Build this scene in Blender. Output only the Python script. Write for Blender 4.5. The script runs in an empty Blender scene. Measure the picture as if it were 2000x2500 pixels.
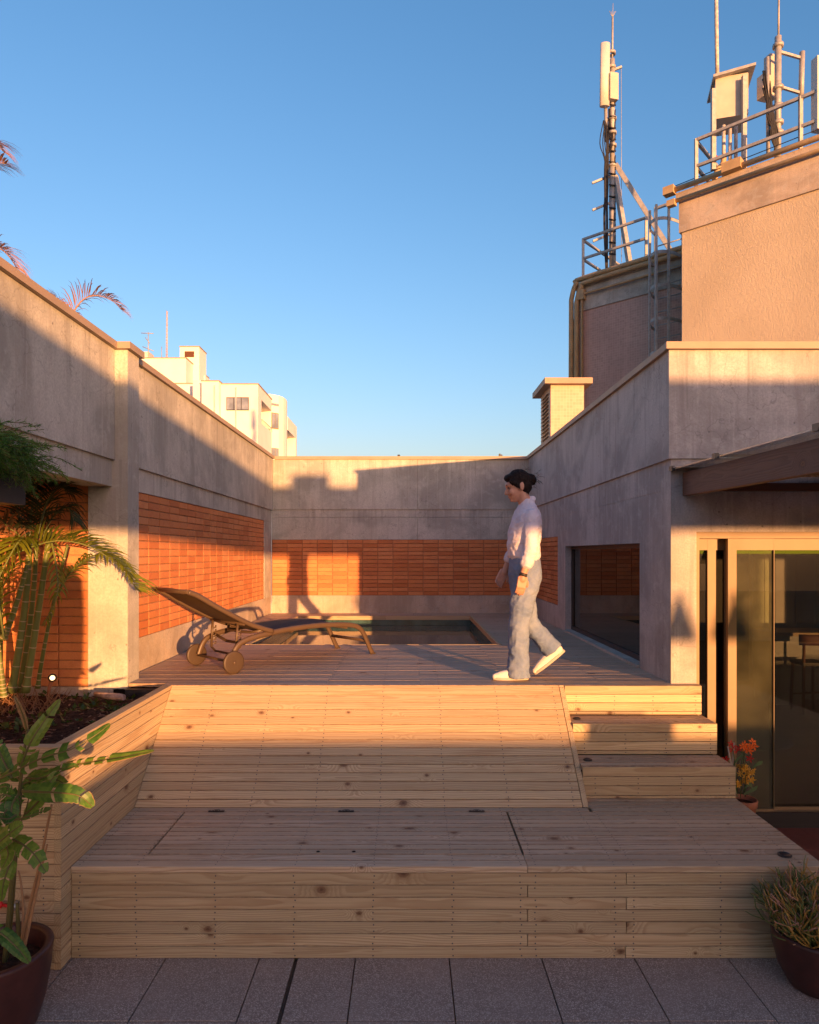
import bpy, bmesh, math, random
from mathutils import Vector, Matrix, Quaternion
R = math.radians
rnd = random.Random(7)
sc = bpy.context.scene
col = sc.collection

# ------------------------------------------------------------------ camera, sky, sun
CAM_H = 2.15
cam = bpy.data.cameras.new('camera'); cam_o = bpy.data.objects.new('camera', cam); col.objects.link(cam_o)
cam.sensor_fit = 'HORIZONTAL'; cam.sensor_width = 36.0; cam.lens = 36.0 * 1660 / 2000
cam.shift_x = 0.0025; cam.shift_y = 0.05; cam.clip_start = 0.05; cam.clip_end = 60000
cam_o.location = (0, 0, CAM_H); cam_o.rotation_euler = (R(90), 0, 0)
sc.camera = cam_o
SUN_EL, SUN_ROT = R(1.92), R(155)
w = bpy.data.worlds.new("World"); sc.world = w; w.use_nodes = True
wt = w.node_tree; bg = wt.nodes['Background']
sky = wt.nodes.new('ShaderNodeTexSky'); sky.sky_type = 'NISHITA'; sky.sun_disc = False
sky.sun_elevation = SUN_EL; sky.sun_rotation = SUN_ROT
sky.altitude = 0; sky.air_density = 1.0; sky.dust_density = 1.8; sky.ozone_density = 2.9
# one colour grade for the whole sky: deeper blue overhead, paler and warmer towards every horizon
ssp = wt.nodes.new('ShaderNodeSeparateColor'); scm = wt.nodes.new('ShaderNodeCombineColor'); wt.links.new(sky.outputs[0], ssp.inputs[0])
for i, (g_, k_, mx_) in enumerate(((1.4, 1.09, 2.7), (1.12, .60, 2.1), (1.02, .52, 1.3))):
    src = ssp.outputs[i]
    for op, v_ in (('POWER', g_), ('MULTIPLY', k_), ('MINIMUM', mx_)):
        m_ = wt.nodes.new('ShaderNodeMath'); m_.operation = op; m_.inputs[1].default_value = v_; wt.links.new(src, m_.inputs[0]); src = m_.outputs[0]
    wt.links.new(src, scm.inputs[i])
wt.links.new(scm.outputs[0], bg.inputs[0]); bg.inputs[1].default_value = 0.15
sun = bpy.data.lights.new('sun', 'SUN'); sun.energy = 2.0; sun.color = (0.55, 0.252, 0.092); sun.angle = R(0.55)
sun_o = bpy.data.objects.new('sun', sun); col.objects.link(sun_o)
SD = Vector((-math.sin(SUN_ROT) * math.cos(SUN_EL), -math.cos(SUN_ROT) * math.cos(SUN_EL), -math.sin(SUN_EL)))
sun_o.rotation_euler = SD.to_track_quat('-Z', 'Y').to_euler(); sun_o.location = (8, -18, 9)
sc.view_settings.view_transform = 'Standard'; sc.view_settings.look = 'None'
sc.view_settings.exposure = 3.37; sc.view_settings.gamma = 1.0; sc.view_settings.use_curve_mapping = False
sc.render.engine = 'CYCLES'
sc.cycles.use_denoising = True
sc.cycles.max_bounces = 8; sc.cycles.diffuse_bounces = 5; sc.cycles.glossy_bounces = 4; sc.cycles.transmission_bounces = 6
sc.cycles.transparent_max_bounces = 12; sc.cycles.caustics_reflective = False; sc.cycles.caustics_refractive = False

# ------------------------------------------------------------------ helpers
def P(px, py, Y):
    "point of the place seen at photograph pixel (px, py), Y metres away"
    return Vector(((px - 995) / 1660 * Y, Y, CAM_H - (py - 1350) / 1660 * Y))

WPOS = {}
def empty(name, loc, label=None, cat=None, group=None, kind=None):
    o = bpy.data.objects.new(name, None); col.objects.link(o); o.location = loc; o.empty_display_size = .1
    WPOS[o.name] = Vector(loc); tag(o, label, cat, group, kind); return o
def tag(o, label=None, cat=None, group=None, kind=None):
    if label: o['label'] = label
    if cat: o['category'] = cat
    if group: o['group'] = group
    if kind: o['kind'] = kind
    return o
def wpos(o): return WPOS.get(o.name, Vector((0, 0, 0)))

class MB:
    def __init__(s): s.v = []; s.f = []; s.m = []; s.mi = 0; s.sm = []
    def add(s, vs, fs, smooth=False):
        b = len(s.v); s.v += [tuple(x) for x in vs]
        for f in fs: s.f.append([i + b for i in f]); s.m.append(s.mi); s.sm.append(smooth)
        return s
    def hexa(s, p): return s.add(p, [(0,3,2,1),(4,5,6,7),(0,1,5,4),(1,2,6,5),(2,3,7,6),(3,0,4,7)])
    def box(s, x0, x1, y0, y1, z0, z1):
        return s.hexa([(x0,y0,z0),(x1,y0,z0),(x1,y1,z0),(x0,y1,z0),(x0,y0,z1),(x1,y0,z1),(x1,y1,z1),(x0,y1,z1)])
    def obox(s, c, a, b, d, ha, hb, hd):
        c, a, b, d = Vector(c), Vector(a).normalized()*ha, Vector(b).normalized()*hb, Vector(d).normalized()*hd
        return s.hexa([c-a-b-d, c+a-b-d, c+a+b-d, c-a+b-d, c-a-b+d, c+a-b+d, c+a+b+d, c-a+b+d])
    def prism(s, poly, z0, z1):
        n = len(poly); vs = [(x, y, z0) for x, y in poly] + [(x, y, z1) for x, y in poly]
        return s.add(vs, [tuple(range(n-1, -1, -1)), tuple(range(n, 2*n))] + [(i, (i+1) % n, n+(i+1) % n, n+i) for i in range(n)])
    def tube(s, pts, r, n=8, caps=True, up=(0,0,1), ell=1.0, smooth=True, twist=0):
        pts = [Vector(p) for p in pts]; k = len(pts)
        rs = r if isinstance(r, (list, tuple)) else [r]*k
        vs = []; prev = None
        for i, p in enumerate(pts):
            t = (pts[min(i+1, k-1)] - pts[max(i-1, 0)])
            t = t.normalized() if t.length > 1e-9 else Vector((0,0,1))
            if prev is None:
                u = Vector(up); u = u - t*u.dot(t)
                if u.length < 1e-3: u = Vector((1,0,0)) - t*t.x
                if u.length < 1e-3: u = Vector((0,1,0)) - t*t.y
            else: u = prev - t*prev.dot(t)
            u.normalize(); prev = u; v = t.cross(u)
            for j in range(n):
                a = 2*math.pi*(j+.5)/n + twist
                vs.append(p + (u*math.cos(a) + v*math.sin(a)*ell)*rs[i])
        fs = [(i*n+j, i*n+(j+1) % n, (i+1)*n+(j+1) % n, (i+1)*n+j) for i in range(k-1) for j in range(n)]
        s.add(vs, fs, smooth)
        if caps:
            b = len(s.v) - len(vs)
            s.f.append([b+j for j in range(n-1, -1, -1)]); s.f.append([b+(k-1)*n+j for j in range(n)])
            s.m += [s.mi]*2; s.sm += [False]*2
        return s
    def bar(s, a, b, wd=.05, up=(0,0,1)): return s.tube([a, b], wd*.7071, 4, up=up, smooth=False)
    def lathe(s, prof, c=(0,0,0), n=32, axis=None, smooth=True):
        c = Vector(c); q = Vector((0,0,1)).rotation_difference(Vector(axis)) if axis else Quaternion()
        vs = []
        for r, z in prof:
            for j in range(n):
                a = 2*math.pi*j/n; vs.append(c + q @ Vector((r*math.cos(a), r*math.sin(a), z)))
        fs = [(i*n+j, i*n+(j+1) % n, (i+1)*n+(j+1) % n, (i+1)*n+j) for i in range(len(prof)-1) for j in range(n)]
        return s.add(vs, fs, smooth)
    def disc(s, c, r, nrm=(0,0,1), n=12):
        q = Vector((0,0,1)).rotation_difference(Vector(nrm)); c = Vector(c)
        return s.add([c + q @ Vector((r*math.cos(2*math.pi*j/n), r*math.sin(2*math.pi*j/n), 0)) for j in range(n)], [tuple(range(n))])
    def ball(s, c, rx, ry=None, rz=None, n=12, m=8, rot=None):
        ry = ry or rx; rz = rz or rx; c = Vector(c); vs = []
        for i in range(1, m):
            t = math.pi*i/m
            for j in range(n):
                a = 2*math.pi*j/n; p = Vector((rx*math.sin(t)*math.cos(a), ry*math.sin(t)*math.sin(a), rz*math.cos(t)))
                vs.append(c + (rot @ p if rot else p))
        tp = Vector((0,0,rz)); vs += [c + (rot @ tp if rot else tp), c - (rot @ tp if rot else tp)]
        a, b = (m-1)*n, (m-1)*n+1
        fs = [(i*n+j, (i+1)*n+j, (i+1)*n+(j+1) % n, i*n+(j+1) % n) for i in range(m-2) for j in range(n)]
        fs += [(a, j, (j+1) % n) for j in range(n)] + [(b, (m-2)*n+(j+1) % n, (m-2)*n+j) for j in range(n)]
        return s.add(vs, fs, True)
    def mesh(s, name, mats, off=(0,0,0)):
        ox, oy, oz = off
        me = bpy.data.meshes.new(name); me.from_pydata([(x-ox, y-oy, z-oz) for x, y, z in s.v], [], s.f)
        for m in (mats if isinstance(mats, (list, tuple)) else [mats]): me.materials.append(m)
        me.polygons.foreach_set('material_index', s.m); me.polygons.foreach_set('use_smooth', s.sm); me.update(); return me
    def build(s, name, mats, parent=None, kind=None, label=None, cat=None, group=None, origin=None):
        o = bpy.data.objects.new(name, None)
        base = wpos(parent) if parent else Vector((0,0,0))
        org = Vector(origin) if origin is not None else base
        bpy.data.objects.remove(o)
        o = bpy.data.objects.new(name, s.mesh(name, mats, org)); col.objects.link(o)
        if parent: o.parent = parent; o.location = org - base
        else: o.location = org
        WPOS[o.name] = org
        return tag(o, label, cat, group, kind)

def put(name, me, parent, loc, rot=(0,0,0)):
    o = bpy.data.objects.new(name, me); col.objects.link(o)
    o.parent = parent; o.location = Vector(loc) - wpos(parent); o.rotation_euler = rot
    WPOS[o.name] = Vector(loc); return o

# ------------------------------------------------------------------ materials
def nd(nt, t, ins=None, **props):
    n = nt.nodes.new(t)
    for k, v in props.items(): setattr(n, k, v)
    for k, v in (ins or {}).items():
        s = n.inputs[k]
        if isinstance(v, bpy.types.NodeSocket): nt.links.new(v, s)
        else: s.default_value = v
    return n
def c4(c): return (c[0], c[1], c[2], 1)
def mixc(nt, f, a, b, blend='MIX'):
    n = nt.nodes.new('ShaderNodeMix'); n.data_type = 'RGBA'; n.blend_type = blend
    for i, v in ((0, f), (6, a), (7, b)):
        if isinstance(v, bpy.types.NodeSocket): nt.links.new(v, n.inputs[i])
        else: n.inputs[i].default_value = c4(v) if isinstance(v, (tuple, list)) else v
    return n.outputs[2]
def mth(nt, op, a, b=None, clamp=False):
    n = nt.nodes.new('ShaderNodeMath'); n.operation = op; n.use_clamp = clamp
    for i, v in ((0, a), (1, b)):
        if v is None: continue
        if isinstance(v, bpy.types.NodeSocket): nt.links.new(v, n.inputs[i])
        else: n.inputs[i].default_value = v
    return n.outputs[0]
def vop(nt, op, a, b):
    n = nt.nodes.new('ShaderNodeVectorMath'); n.operation = op
    for i, v in ((0, a), (1, b)):
        if isinstance(v, bpy.types.NodeSocket): nt.links.new(v, n.inputs[i])
        else: n.inputs[i].default_value = v
    return n.outputs[0]
def mrange(nt, v, a, b, c=0., d=1., smooth=True):
    n = nd(nt, 'ShaderNodeMapRange', {0: v, 1: a, 2: b, 3: c, 4: d}); n.interpolation_type = 'SMOOTHSTEP' if smooth else 'LINEAR'
    return n.outputs[0]
def noise(nt, vec, scale, detail=4., rough=.55, dist=0.):
    return nd(nt, 'ShaderNodeTexNoise', {'Vector': vec, 'Scale': scale, 'Detail': detail, 'Roughness': rough, 'Distortion': dist}).outputs['Fac']
def newmat(name, rough=.6, spec=.5, metal=0.):
    m = bpy.data.materials.new(name); m.use_nodes = True; nt = m.node_tree; b = nt.nodes['Principled BSDF']
    b.inputs['Roughness'].default_value = rough; b.inputs['Metallic'].default_value = metal
    b.inputs['Specular IOR Level'].default_value = spec
    return m, nt, b
def bump(nt, b, h, strength=.3, dist=.01):
    n = nd(nt, 'ShaderNodeBump', {'Strength': strength, 'Distance': dist, 'Height': h}); nt.links.new(n.outputs[0], b.inputs['Normal']); return n
def plain(name, c, rough=.6, spec=.4, metal=0., var=.12, vscale=6., bmp=0., bscale=60.):
    m, nt, b = newmat(name, rough, spec, metal)
    g = nd(nt, 'ShaderNodeNewGeometry').outputs['Position']
    f = noise(nt, g, vscale, 5.)
    lo = tuple(x*(1-var) for x in c); hi = tuple(min(1, x*(1+var)) for x in c)
    nt.links.new(mixc(nt, mrange(nt, f, .3, .7), lo, hi), b.inputs['Base Color'])
    if bmp: bump(nt, b, noise(nt, g, bscale, 3.), bmp, .01)
    return m
def concrete(name, base, tint=(.30, .25, .2), streak=.5, light=(.5, .47, .42)):
    m, nt, b = newmat(name, .85, .25)
    g = nd(nt, 'ShaderNodeNewGeometry').outputs['Position']
    big = noise(nt, g, 1.3, 6., .6, .6); mid = noise(nt, g, 6., 6., .65, .4); fine = noise(nt, g, 70., 4., .7)
    c = mixc(nt, mrange(nt, big, .38, .64), tuple(x*.70 for x in base), tuple(x*1.14 for x in base))
    c = mixc(nt, mrange(nt, mid, .50, .68, 0, .55), c, light)
    st = noise(nt, vop(nt, 'MULTIPLY', g, (5.5, 5.5, .55)), 1.6, 6., .65, .3)
    c = mixc(nt, mrange(nt, st, .48, .68, 0, streak*1.25), c, tint)
    st2 = noise(nt, vop(nt, 'MULTIPLY', g, (16, 16, .5)), 2., 5., .6)
    c = mixc(nt, mrange(nt, st2, .52, .72, 0, streak*.7), c, tuple(x*1.35 for x in base))
    c = mixc(nt, mrange(nt, fine, .35, .7, 0, .5), c, tuple(x*.62 for x in base))
    zc = nd(nt, 'ShaderNodeSeparateXYZ', {0: g}).outputs[2]
    for ztop, depth in ((3.70, .85), (2.86, .40)):
        dr = noise(nt, vop(nt, 'MULTIPLY', g, (9., 9., .25)), 1.7, 4., .7)
        below = mth(nt, 'MULTIPLY', mrange(nt, zc, ztop - depth, ztop - .03, 0, 1), mrange(nt, zc, ztop, ztop + .01, 1, 0))
        c = mixc(nt, mth(nt, 'MULTIPLY', mrange(nt, dr, .50, .66, 0, .45), below), c, tuple(x*.48 for x in base))
    ck_ = nd(nt, 'ShaderNodeTexVoronoi', {'Vector': nd(nt, 'ShaderNodeTexNoise', {'Vector': g, 'Scale': .9, 'Detail': 6.}).outputs['Color'], 'Scale': 2.6}, feature='DISTANCE_TO_EDGE').outputs['Distance']
    c = mixc(nt, mrange(nt, ck_, .0, .006, .45, 0), c, tuple(x*.4 for x in base))
    vo = nd(nt, 'ShaderNodeTexVoronoi', {'Vector': g, 'Scale': 7.}).outputs['Distance']
    pit = mrange(nt, vo, .035, .075, 1, 0)
    c = mixc(nt, mth(nt, 'MULTIPLY', pit, .75), c, tuple(x*.4 for x in base))
    nt.links.new(c, b.inputs['Base Color'])
    h = mth(nt, 'ADD', mth(nt, 'MULTIPLY', mid, .7), mth(nt, 'MULTIPLY', fine, .35))
    h = mth(nt, 'SUBTRACT', h, mth(nt, 'MULTIPLY', pit, .5))
    bump(nt, b, h, .45, .012); return m
def wood(name, base, dark, pink, rough=.62, ring=.0072, amt=.55, knots=3.0, grey=0.):
    m, nt, b = newmat(name, rough, .35)
    tc = nd(nt, 'ShaderNodeTexCoord').outputs['Object']
    rv = nd(nt, 'ShaderNodeObjectInfo').outputs['Random']
    def fr(k, a): return mth(nt, 'FRACT', mth(nt, 'ADD', mth(nt, 'MULTIPLY', rv, k), a))
    r1, r2, r3 = fr(7.31, .1), fr(23.7, .37), fr(53.9, .71)
    off = nd(nt, 'ShaderNodeCombineXYZ', {0: mth(nt, 'MULTIPLY', rv, 97.), 1: mth(nt, 'MULTIPLY', r1, 0.), 2: 0.}).outputs[0]
    p = vop(nt, 'ADD', tc, off)
    sep = nd(nt, 'ShaderNodeSeparateXYZ', {0: p}); x, y, z = sep.outputs
    wob = nd(nt, 'ShaderNodeTexNoise', {'Vector': vop(nt, 'MULTIPLY', p, (.9, 5., 5.)), 'Scale': 1., 'Detail': 3.}).outputs['Color']
    ws = nd(nt, 'ShaderNodeSeparateColor', {0: wob})
    k2 = nd(nt, 'ShaderNodeCombineXYZ', {0: mth(nt, 'MULTIPLY', x, .72), 1: mth(nt, 'ADD', mth(nt, 'ADD', y, z), mth(nt, 'MULTIPLY', r3, 9.)), 2: 0.}).outputs[0]
    vn = nd(nt, 'ShaderNodeTexVoronoi', {'Vector': k2, 'Scale': knots}, voronoi_dimensions='2D')
    kr = nd(nt, 'ShaderNodeSeparateColor', {0: vn.outputs['Color']}).outputs[0]
    kd = mth(nt, 'MULTIPLY', mth(nt, 'DIVIDE', vn.outputs['Distance'], knots), mrange(nt, kr, 0, 1, .62, 2.2, False))
    kw = noise(nt, p, 60., 2.)
    kd = mth(nt, 'ADD', kd, mth(nt, 'MULTIPLY', mth(nt, 'SUBTRACT', kw, .5), .010))
    yy = mth(nt, 'ADD', mth(nt, 'ADD', y, mth(nt, 'MULTIPLY', mth(nt, 'SUBTRACT', r1, .5), .14)), mth(nt, 'MULTIPLY', mth(nt, 'SUBTRACT', ws.outputs[0], .5), .09))
    zz = mth(nt, 'ADD', mth(nt, 'ADD', z, mth(nt, 'MULTIPLY', r2, -.10)), mth(nt, 'MULTIPLY', mth(nt, 'SUBTRACT', ws.outputs[1], .5), .07))
    r = mth(nt, 'SQRT', mth(nt, 'ADD', mth(nt, 'MULTIPLY', yy, yy), mth(nt, 'MULTIPLY', zz, zz)))
    r = mth(nt, 'ADD', r, mrange(nt, kd, 0., .075, .050, 0.))
    rg = mth(nt, 'FRACT', mth(nt, 'DIVIDE', r, ring))
    rg = mth(nt, 'MULTIPLY', mrange(nt, rg, .25, .85, 0, 1), mrange(nt, rg, .9, 1., 1, 0))
    fib = noise(nt, vop(nt, 'MULTIPLY', p, (3., 160., 160.)), 1., 3.)
    blot = noise(nt, vop(nt, 'MULTIPLY', p, (1.6, 14., 14.)), 1., 4.)
    c = mixc(nt, mth(nt, 'MULTIPLY', r2, .9), base, pink)
    c = mixc(nt, mth(nt, 'MULTIPLY', rg, amt), c, dark)
    c = mixc(nt, mrange(nt, fib, .35, .7, 0, .45), c, tuple(x*.62 for x in base))
    c = mixc(nt, mrange(nt, blot, .50, .75, 0, .6), c, dark)
    if grey: c = mixc(nt, mrange(nt, noise(nt, vop(nt, 'MULTIPLY', p, (2.5, 9., 9.)), 1., 4.), .35, .7, grey*.4, grey), c, (.33, .28, .26))
    c = mixc(nt, mrange(nt, r3, 0, 1, 0, .5, False), c, tuple(x*.45 for x in base))
    c = mixc(nt, mrange(nt, kd, .012, .034, .45, 0), c, tuple(v*.55 for v in dark))
    c = mixc(nt, mth(nt, 'MULTIPLY', mrange(nt, kd, .010, .0165, 1, 0), .8), c, (.17, .085, .045))
    c = mixc(nt, mth(nt, 'MULTIPLY', mrange(nt, kd, .003, .008, 1, 0), .6), c, (.08, .04, .022))
    nt.links.new(c, b.inputs['Base Color'])
    bump(nt, b, mth(nt, 'ADD', mth(nt, 'MULTIPLY', rg, -.6), mth(nt, 'MULTIPLY', fib, .5)), .25, .004)
    return m
def brickmat(name):
    m, nt, b = newmat(name, .85, .2)
    rv = nd(nt, 'ShaderNodeObjectInfo').outputs['Random']; g = nd(nt, 'ShaderNodeNewGeometry').outputs['Position']
    rp = nd(nt, 'ShaderNodeValToRGB', {0: rv}); cr = rp.color_ramp
    cr.elements[0].color = (.52, .18, .066, 1); cr.elements[1].color = (.68, .29, .12, 1)
    for ps, cc in ((.35, (.60, .23, .088, 1)), (.7, (.65, .26, .10, 1))): e = cr.elements.new(ps); e.color = cc
    c = rp.outputs[0]
    c = mixc(nt, mrange(nt, noise(nt, g, 9., 6., .65), .45, .75, 0, .5), c, (.47, .15, .07))
    c = mixc(nt, mrange(nt, noise(nt, g, 3.1, 5., .6), .58, .8, 0, .35), c, (.58, .30, .17))
    c = mixc(nt, mrange(nt, noise(nt, g, 120., 3.), .35, .75, 0, .3), c, (.32, .11, .055))
    nt.links.new(c, b.inputs['Base Color'])
    bump(nt, b, mth(nt, 'ADD', noise(nt, g, 90., 4., .7), mth(nt, 'MULTIPLY', noise(nt, g, 14., 4.), .8)), .5, .008); return m
def tilemat(name, base, joint, size=.055):
    m, nt, b = newmat(name, .55, .4)
    tc = nd(nt, 'ShaderNodeUVMap').outputs[0]
    bt = nd(nt, 'ShaderNodeTexBrick', {'Vector': tc, 'Scale': 1., 'Mortar Size': size*.06, 'Mortar Smooth': .2, 'Bias': 0., 'Brick Width': size, 'Row Height': size,
        'Color1': c4(base), 'Color2': c4(tuple(x*.82 for x in base)), 'Mortar': c4(joint)})
    bt.offset = 0.
    g = nd(nt, 'ShaderNodeNewGeometry').outputs['Position']
    c = mixc(nt, mrange(nt, noise(nt, g, .9, 5., .6), .4, .75, 0, .35), bt.outputs['Color'], tuple(x*.6 for x in base))
    c = mixc(nt, mrange(nt, noise(nt, vop(nt, 'MULTIPLY', g, (3, 3, .3)), 1., 4.), .5, .75, 0, .25), c, tuple(x*1.3 for x in base))
    nt.links.new(c, b.inputs['Base Color'])
    bump(nt, b, bt.outputs['Fac'], -.4, .006); return m

M = {}
M['wood'] = wood('pine', (.69, .55, .335), (.37, .215, .10), (.59, .425, .245), ring=.0115, amt=.62)
M['deck_wood'] = wood('deck_pine', (.68, .53, .37), (.42, .27, .17), (.62, .46, .33), ring=.010, amt=.7, grey=.2)
M['bench_wood'] = wood('bench_top_pine', (.67, .53, .35), (.40, .25, .14), (.61, .46, .32), ring=.0115, amt=.75, grey=.12)
M['brown_wood'] = wood('stained_wood', (.17, .095, .065), (.08, .045, .032), (.16, .09, .062), amt=.5, knots=1.5)
M['chair_wood'] = wood('chair_wood', (.16, .06, .022), (.08, .03, .012), (.15, .055, .02), knots=.8)
M['counter_wood'] = wood('counter_wood', (.5, .36, .2), (.33, .2, .1), (.5, .36, .2), knots=1.)
M['gap_shade'] = plain('gap_shade_edge', (.36, .245, .15), .7, .2, var=.3, vscale=25.)  # shade of the gaps between boards, painted onto plank sides
M['concrete'] = concrete('concrete', (.50, .48, .415), (.39, .35, .29), .5, (.60, .58, .51))
M['concrete_smooth'] = concrete('plastered_concrete', (.47, .435, .405), (.35, .31, .285), .6, (.56, .53, .50))
M['concrete_base'] = concrete('concrete_base', (.52, .43, .34), (.42, .33, .25), .35)
M['brick'] = brickmat('brick')
M['mortar'] = plain('mortar', (.36, .185, .10), .95, .1, var=.2, vscale=30., bmp=.4)
M['coping'] = plain('coping', (.36, .27, .195), .6, .3, var=.08, vscale=3.)
M['white'] = plain('white_paint', (.80, .76, .68), .7, .3, var=.04, vscale=.6)
M['white_plastic'] = plain('white_plastic', (.62, .57, .52), .45, .4, var=.05)
M['cream_metal'] = plain('cream_metal', (.50, .44, .36), .5, .4, var=.06)
M['galv'] = plain('galvanised', (.36, .35, .33), .55, .4, metal=.25, var=.15, vscale=12.)
M['rust'] = plain('rusty_white_pipe', (.5, .44, .38), .6, .3, var=.3, vscale=14.)
M['conduit'] = plain('tan_conduit', (.42, .30, .16), .6, .3, var=.12)
M['cable'] = plain('black_cable', (.02, .02, .022), .6, .3)
M['black'] = plain('black_metal', (.018, .016, .016), .45, .4)
M['frame_dark'] = plain('dark_frame', (.03, .027, .026), .4, .5)
M['bronze'] = plain('bronze_aluminium', (.25, .165, .08), .5, .4, var=.06)
M['lounger_frame'] = plain('taupe_aluminium', (.085, .054, .032), .42, .5, var=.05)
M['lounger_plastic'] = plain('taupe_plastic', (.058, .037, .022), .5, .4, var=.08)
M['red_light'] = plain('red_plastic', (.6, .02, .02), .4, .5)
M['asphalt_grey'] = plain('city_ground', (.16, .15, .14), .95, .1, var=.3, vscale=.05)
M['red_floor'] = plain('red_cement_tile', (.20, .058, .042), .38, .45, var=.22, vscale=5.)
M['in_floor'] = plain('red_cement_floor', (.17, .050, .034), .3, .5, var=.2, vscale=4.)
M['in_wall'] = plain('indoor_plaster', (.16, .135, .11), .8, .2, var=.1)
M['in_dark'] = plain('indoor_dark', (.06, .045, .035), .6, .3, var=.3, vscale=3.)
M['in_panel'] = plain('indoor_white_panel', (.55, .49, .42), .6, .3, var=.05)
M['granite'] = plain('grey_stone', (.26, .24, .21), .5, .4, var=.35, vscale=90.)
M['rug'] = plain('grey_rug', (.33, .28, .25), .95, .05, var=.3, vscale=120., bmp=.5)
M['pot_brown'] = plain('brown_glazed_pot', (.060, .020, .017), .42, .45, var=.3, vscale=7., bmp=.08, bscale=20.)
M['terracotta'] = plain('terracotta', (.36, .15, .085), .8, .2, var=.2, vscale=14.)
M['soil'] = plain('soil', (.055, .030, .020), .95, .1, var=.55, vscale=45., bmp=1., bscale=90.)
M['chips'] = plain('wood_chips', (.20, .12, .08), .9, .1, var=.5, vscale=20.)
M['membrane'] = plain('black_membrane', (.03, .03, .034), .5, .4, var=.5, vscale=12.)
M['bark'] = plain('pale_dead_branch', (.42, .30, .24), .8, .2, var=.3, vscale=25., bmp=.5)
M['reed'] = plain('reed', (.55, .30, .12), .7, .3, var=.55, vscale=30.)
M['steel'] = plain('steel', (.5, .5, .5), .3, .5, metal=.9)
M['screw'] = plain('screw_steel', (.10, .095, .095), .55, .4, metal=.2)
M['hole'] = plain('dark_gap', (.012, .009, .007), .95, .05)
M['glaze_red'] = plain('red_petal', (.55, .025, .02), .5, .3); M['petal_orange'] = plain('orange_petal', (.85, .16, .02), .5, .3)
M['petal_yellow'] = plain('yellow_petal', (.72, .36, .03), .5, .3)
M['pale_stick'] = plain('pale_stick', (.55, .46, .36), .7, .2)
M['stucco'] = None
def leafmat(name, a, b2, tr=.35, rough=.45, vs=5.):
    m, nt, b = newmat(name, rough, .4)
    g = nd(nt, 'ShaderNodeNewGeometry').outputs['Position']; rv = nd(nt, 'ShaderNodeNewGeometry').outputs['Random Per Island']
    f = mth(nt, 'ADD', mth(nt, 'MULTIPLY', noise(nt, g, vs, 3.), .6), mth(nt, 'MULTIPLY', rv, .4))
    c = mixc(nt, mrange(nt, f, .25, .75), a, b2); nt.links.new(c, b.inputs['Base Color'])
    t = nd(nt, 'ShaderNodeBsdfTranslucent', {'Color': mixc(nt, .5, c, b2)})
    mx = nd(nt, 'ShaderNodeMixShader', {0: tr, 1: b.outputs[0], 2: t.outputs[0]})
    nt.links.new(mx.outputs[0], nt.nodes['Material Output'].inputs[0]); return m
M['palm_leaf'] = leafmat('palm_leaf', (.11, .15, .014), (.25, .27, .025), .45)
M['palm_shaded'] = leafmat('palm_leaf_shaded', (.02, .038, .012), (.05, .065, .018))  # darker copy of the palm leaf, shade of upper fronds put into colour
M['palm_dry'] = leafmat('palm_dry', (.22, .10, .045), (.36, .20, .10), .2)
M['pink_dry'] = leafmat('pink_dry_palm', (.42, .17, .10), (.48, .26, .13), .3)
M['cane'] = leafmat('cane', (.06, .10, .02), (.17, .19, .055), .0, .45, 2.5)
M['cane_ring'] = plain('cane_ring', (.42, .33, .20), .7, .2)
M['broad'] = leafmat('broad_leaf', (.045, .125, .022), (.115, .24, .036), .4, .38, 14.)
M['broad_lt'] = leafmat('broad_leaf_light', (.10, .21, .03), (.20, .31, .05), .45, .4, 14.)
M['broad_edge'] = leafmat('dry_leaf_edge', (.20, .15, .06), (.34, .22, .11), .2)
M['stem_green'] = leafmat('green_stem', (.09, .085, .025), (.14, .12, .04), .0)
M['dry_stem'] = leafmat('dry_stem', (.28, .15, .07), (.38, .22, .11), .0)
M['fern'] = leafmat('fern', (.045, .14, .022), (.14, .28, .045), .4)
M['weed'] = leafmat('weed', (.035, .075, .014), (.08, .13, .025), .35)
M['stick_green'] = leafmat('stick_green', (.08, .12, .03), (.17, .20, .05), .0)
M['stick_orange'] = leafmat('stick_orange', (.38, .20, .04), (.42, .25, .05), .0)
M['stick_pink'] = leafmat('stick_pink', (.42, .21, .14), (.50, .27, .17), .0)
M['orchid_leaf'] = leafmat('orchid_leaf', (.03, .08, .015), (.06, .13, .03), .2)

def mk_stucco():
    m, nt, b = newmat('stucco', .9, .15); g = nd(nt, 'ShaderNodeNewGeometry').outputs['Position']
    s = vop(nt, 'MULTIPLY', g, (1., 1., .45))
    h = noise(nt, s, 34., 5., .75, .8)
    c = mixc(nt, mrange(nt, noise(nt, g, .8, 5.), .35, .7), (.50, .41, .29), (.57, .47, .335))
    c = mixc(nt, mrange(nt, noise(nt, vop(nt, 'MULTIPLY', g, (2.5, 2.5, .12)), 1., 5.), .55, .8, 0, .35), c, (.47, .35, .25))
    nt.links.new(c, b.inputs['Base Color']); bump(nt, b, h, .5, .025); return m
M['stucco'] = mk_stucco()
M['tile_tower'] = tilemat('mosaic_brown', (.50, .315, .25), (.58, .40, .31), .06)
M['tile_chimney'] = tilemat('mosaic_tan', (.54, .37, .26), (.58, .42, .31), .06)
M['pool_tile'] = plain('pool_tile', (.035, .085, .085), .25, .5, var=.3, vscale=6.)
M['pool_wall'] = plain('pool_basin', (.03, .06, .06), .4, .4)
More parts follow.
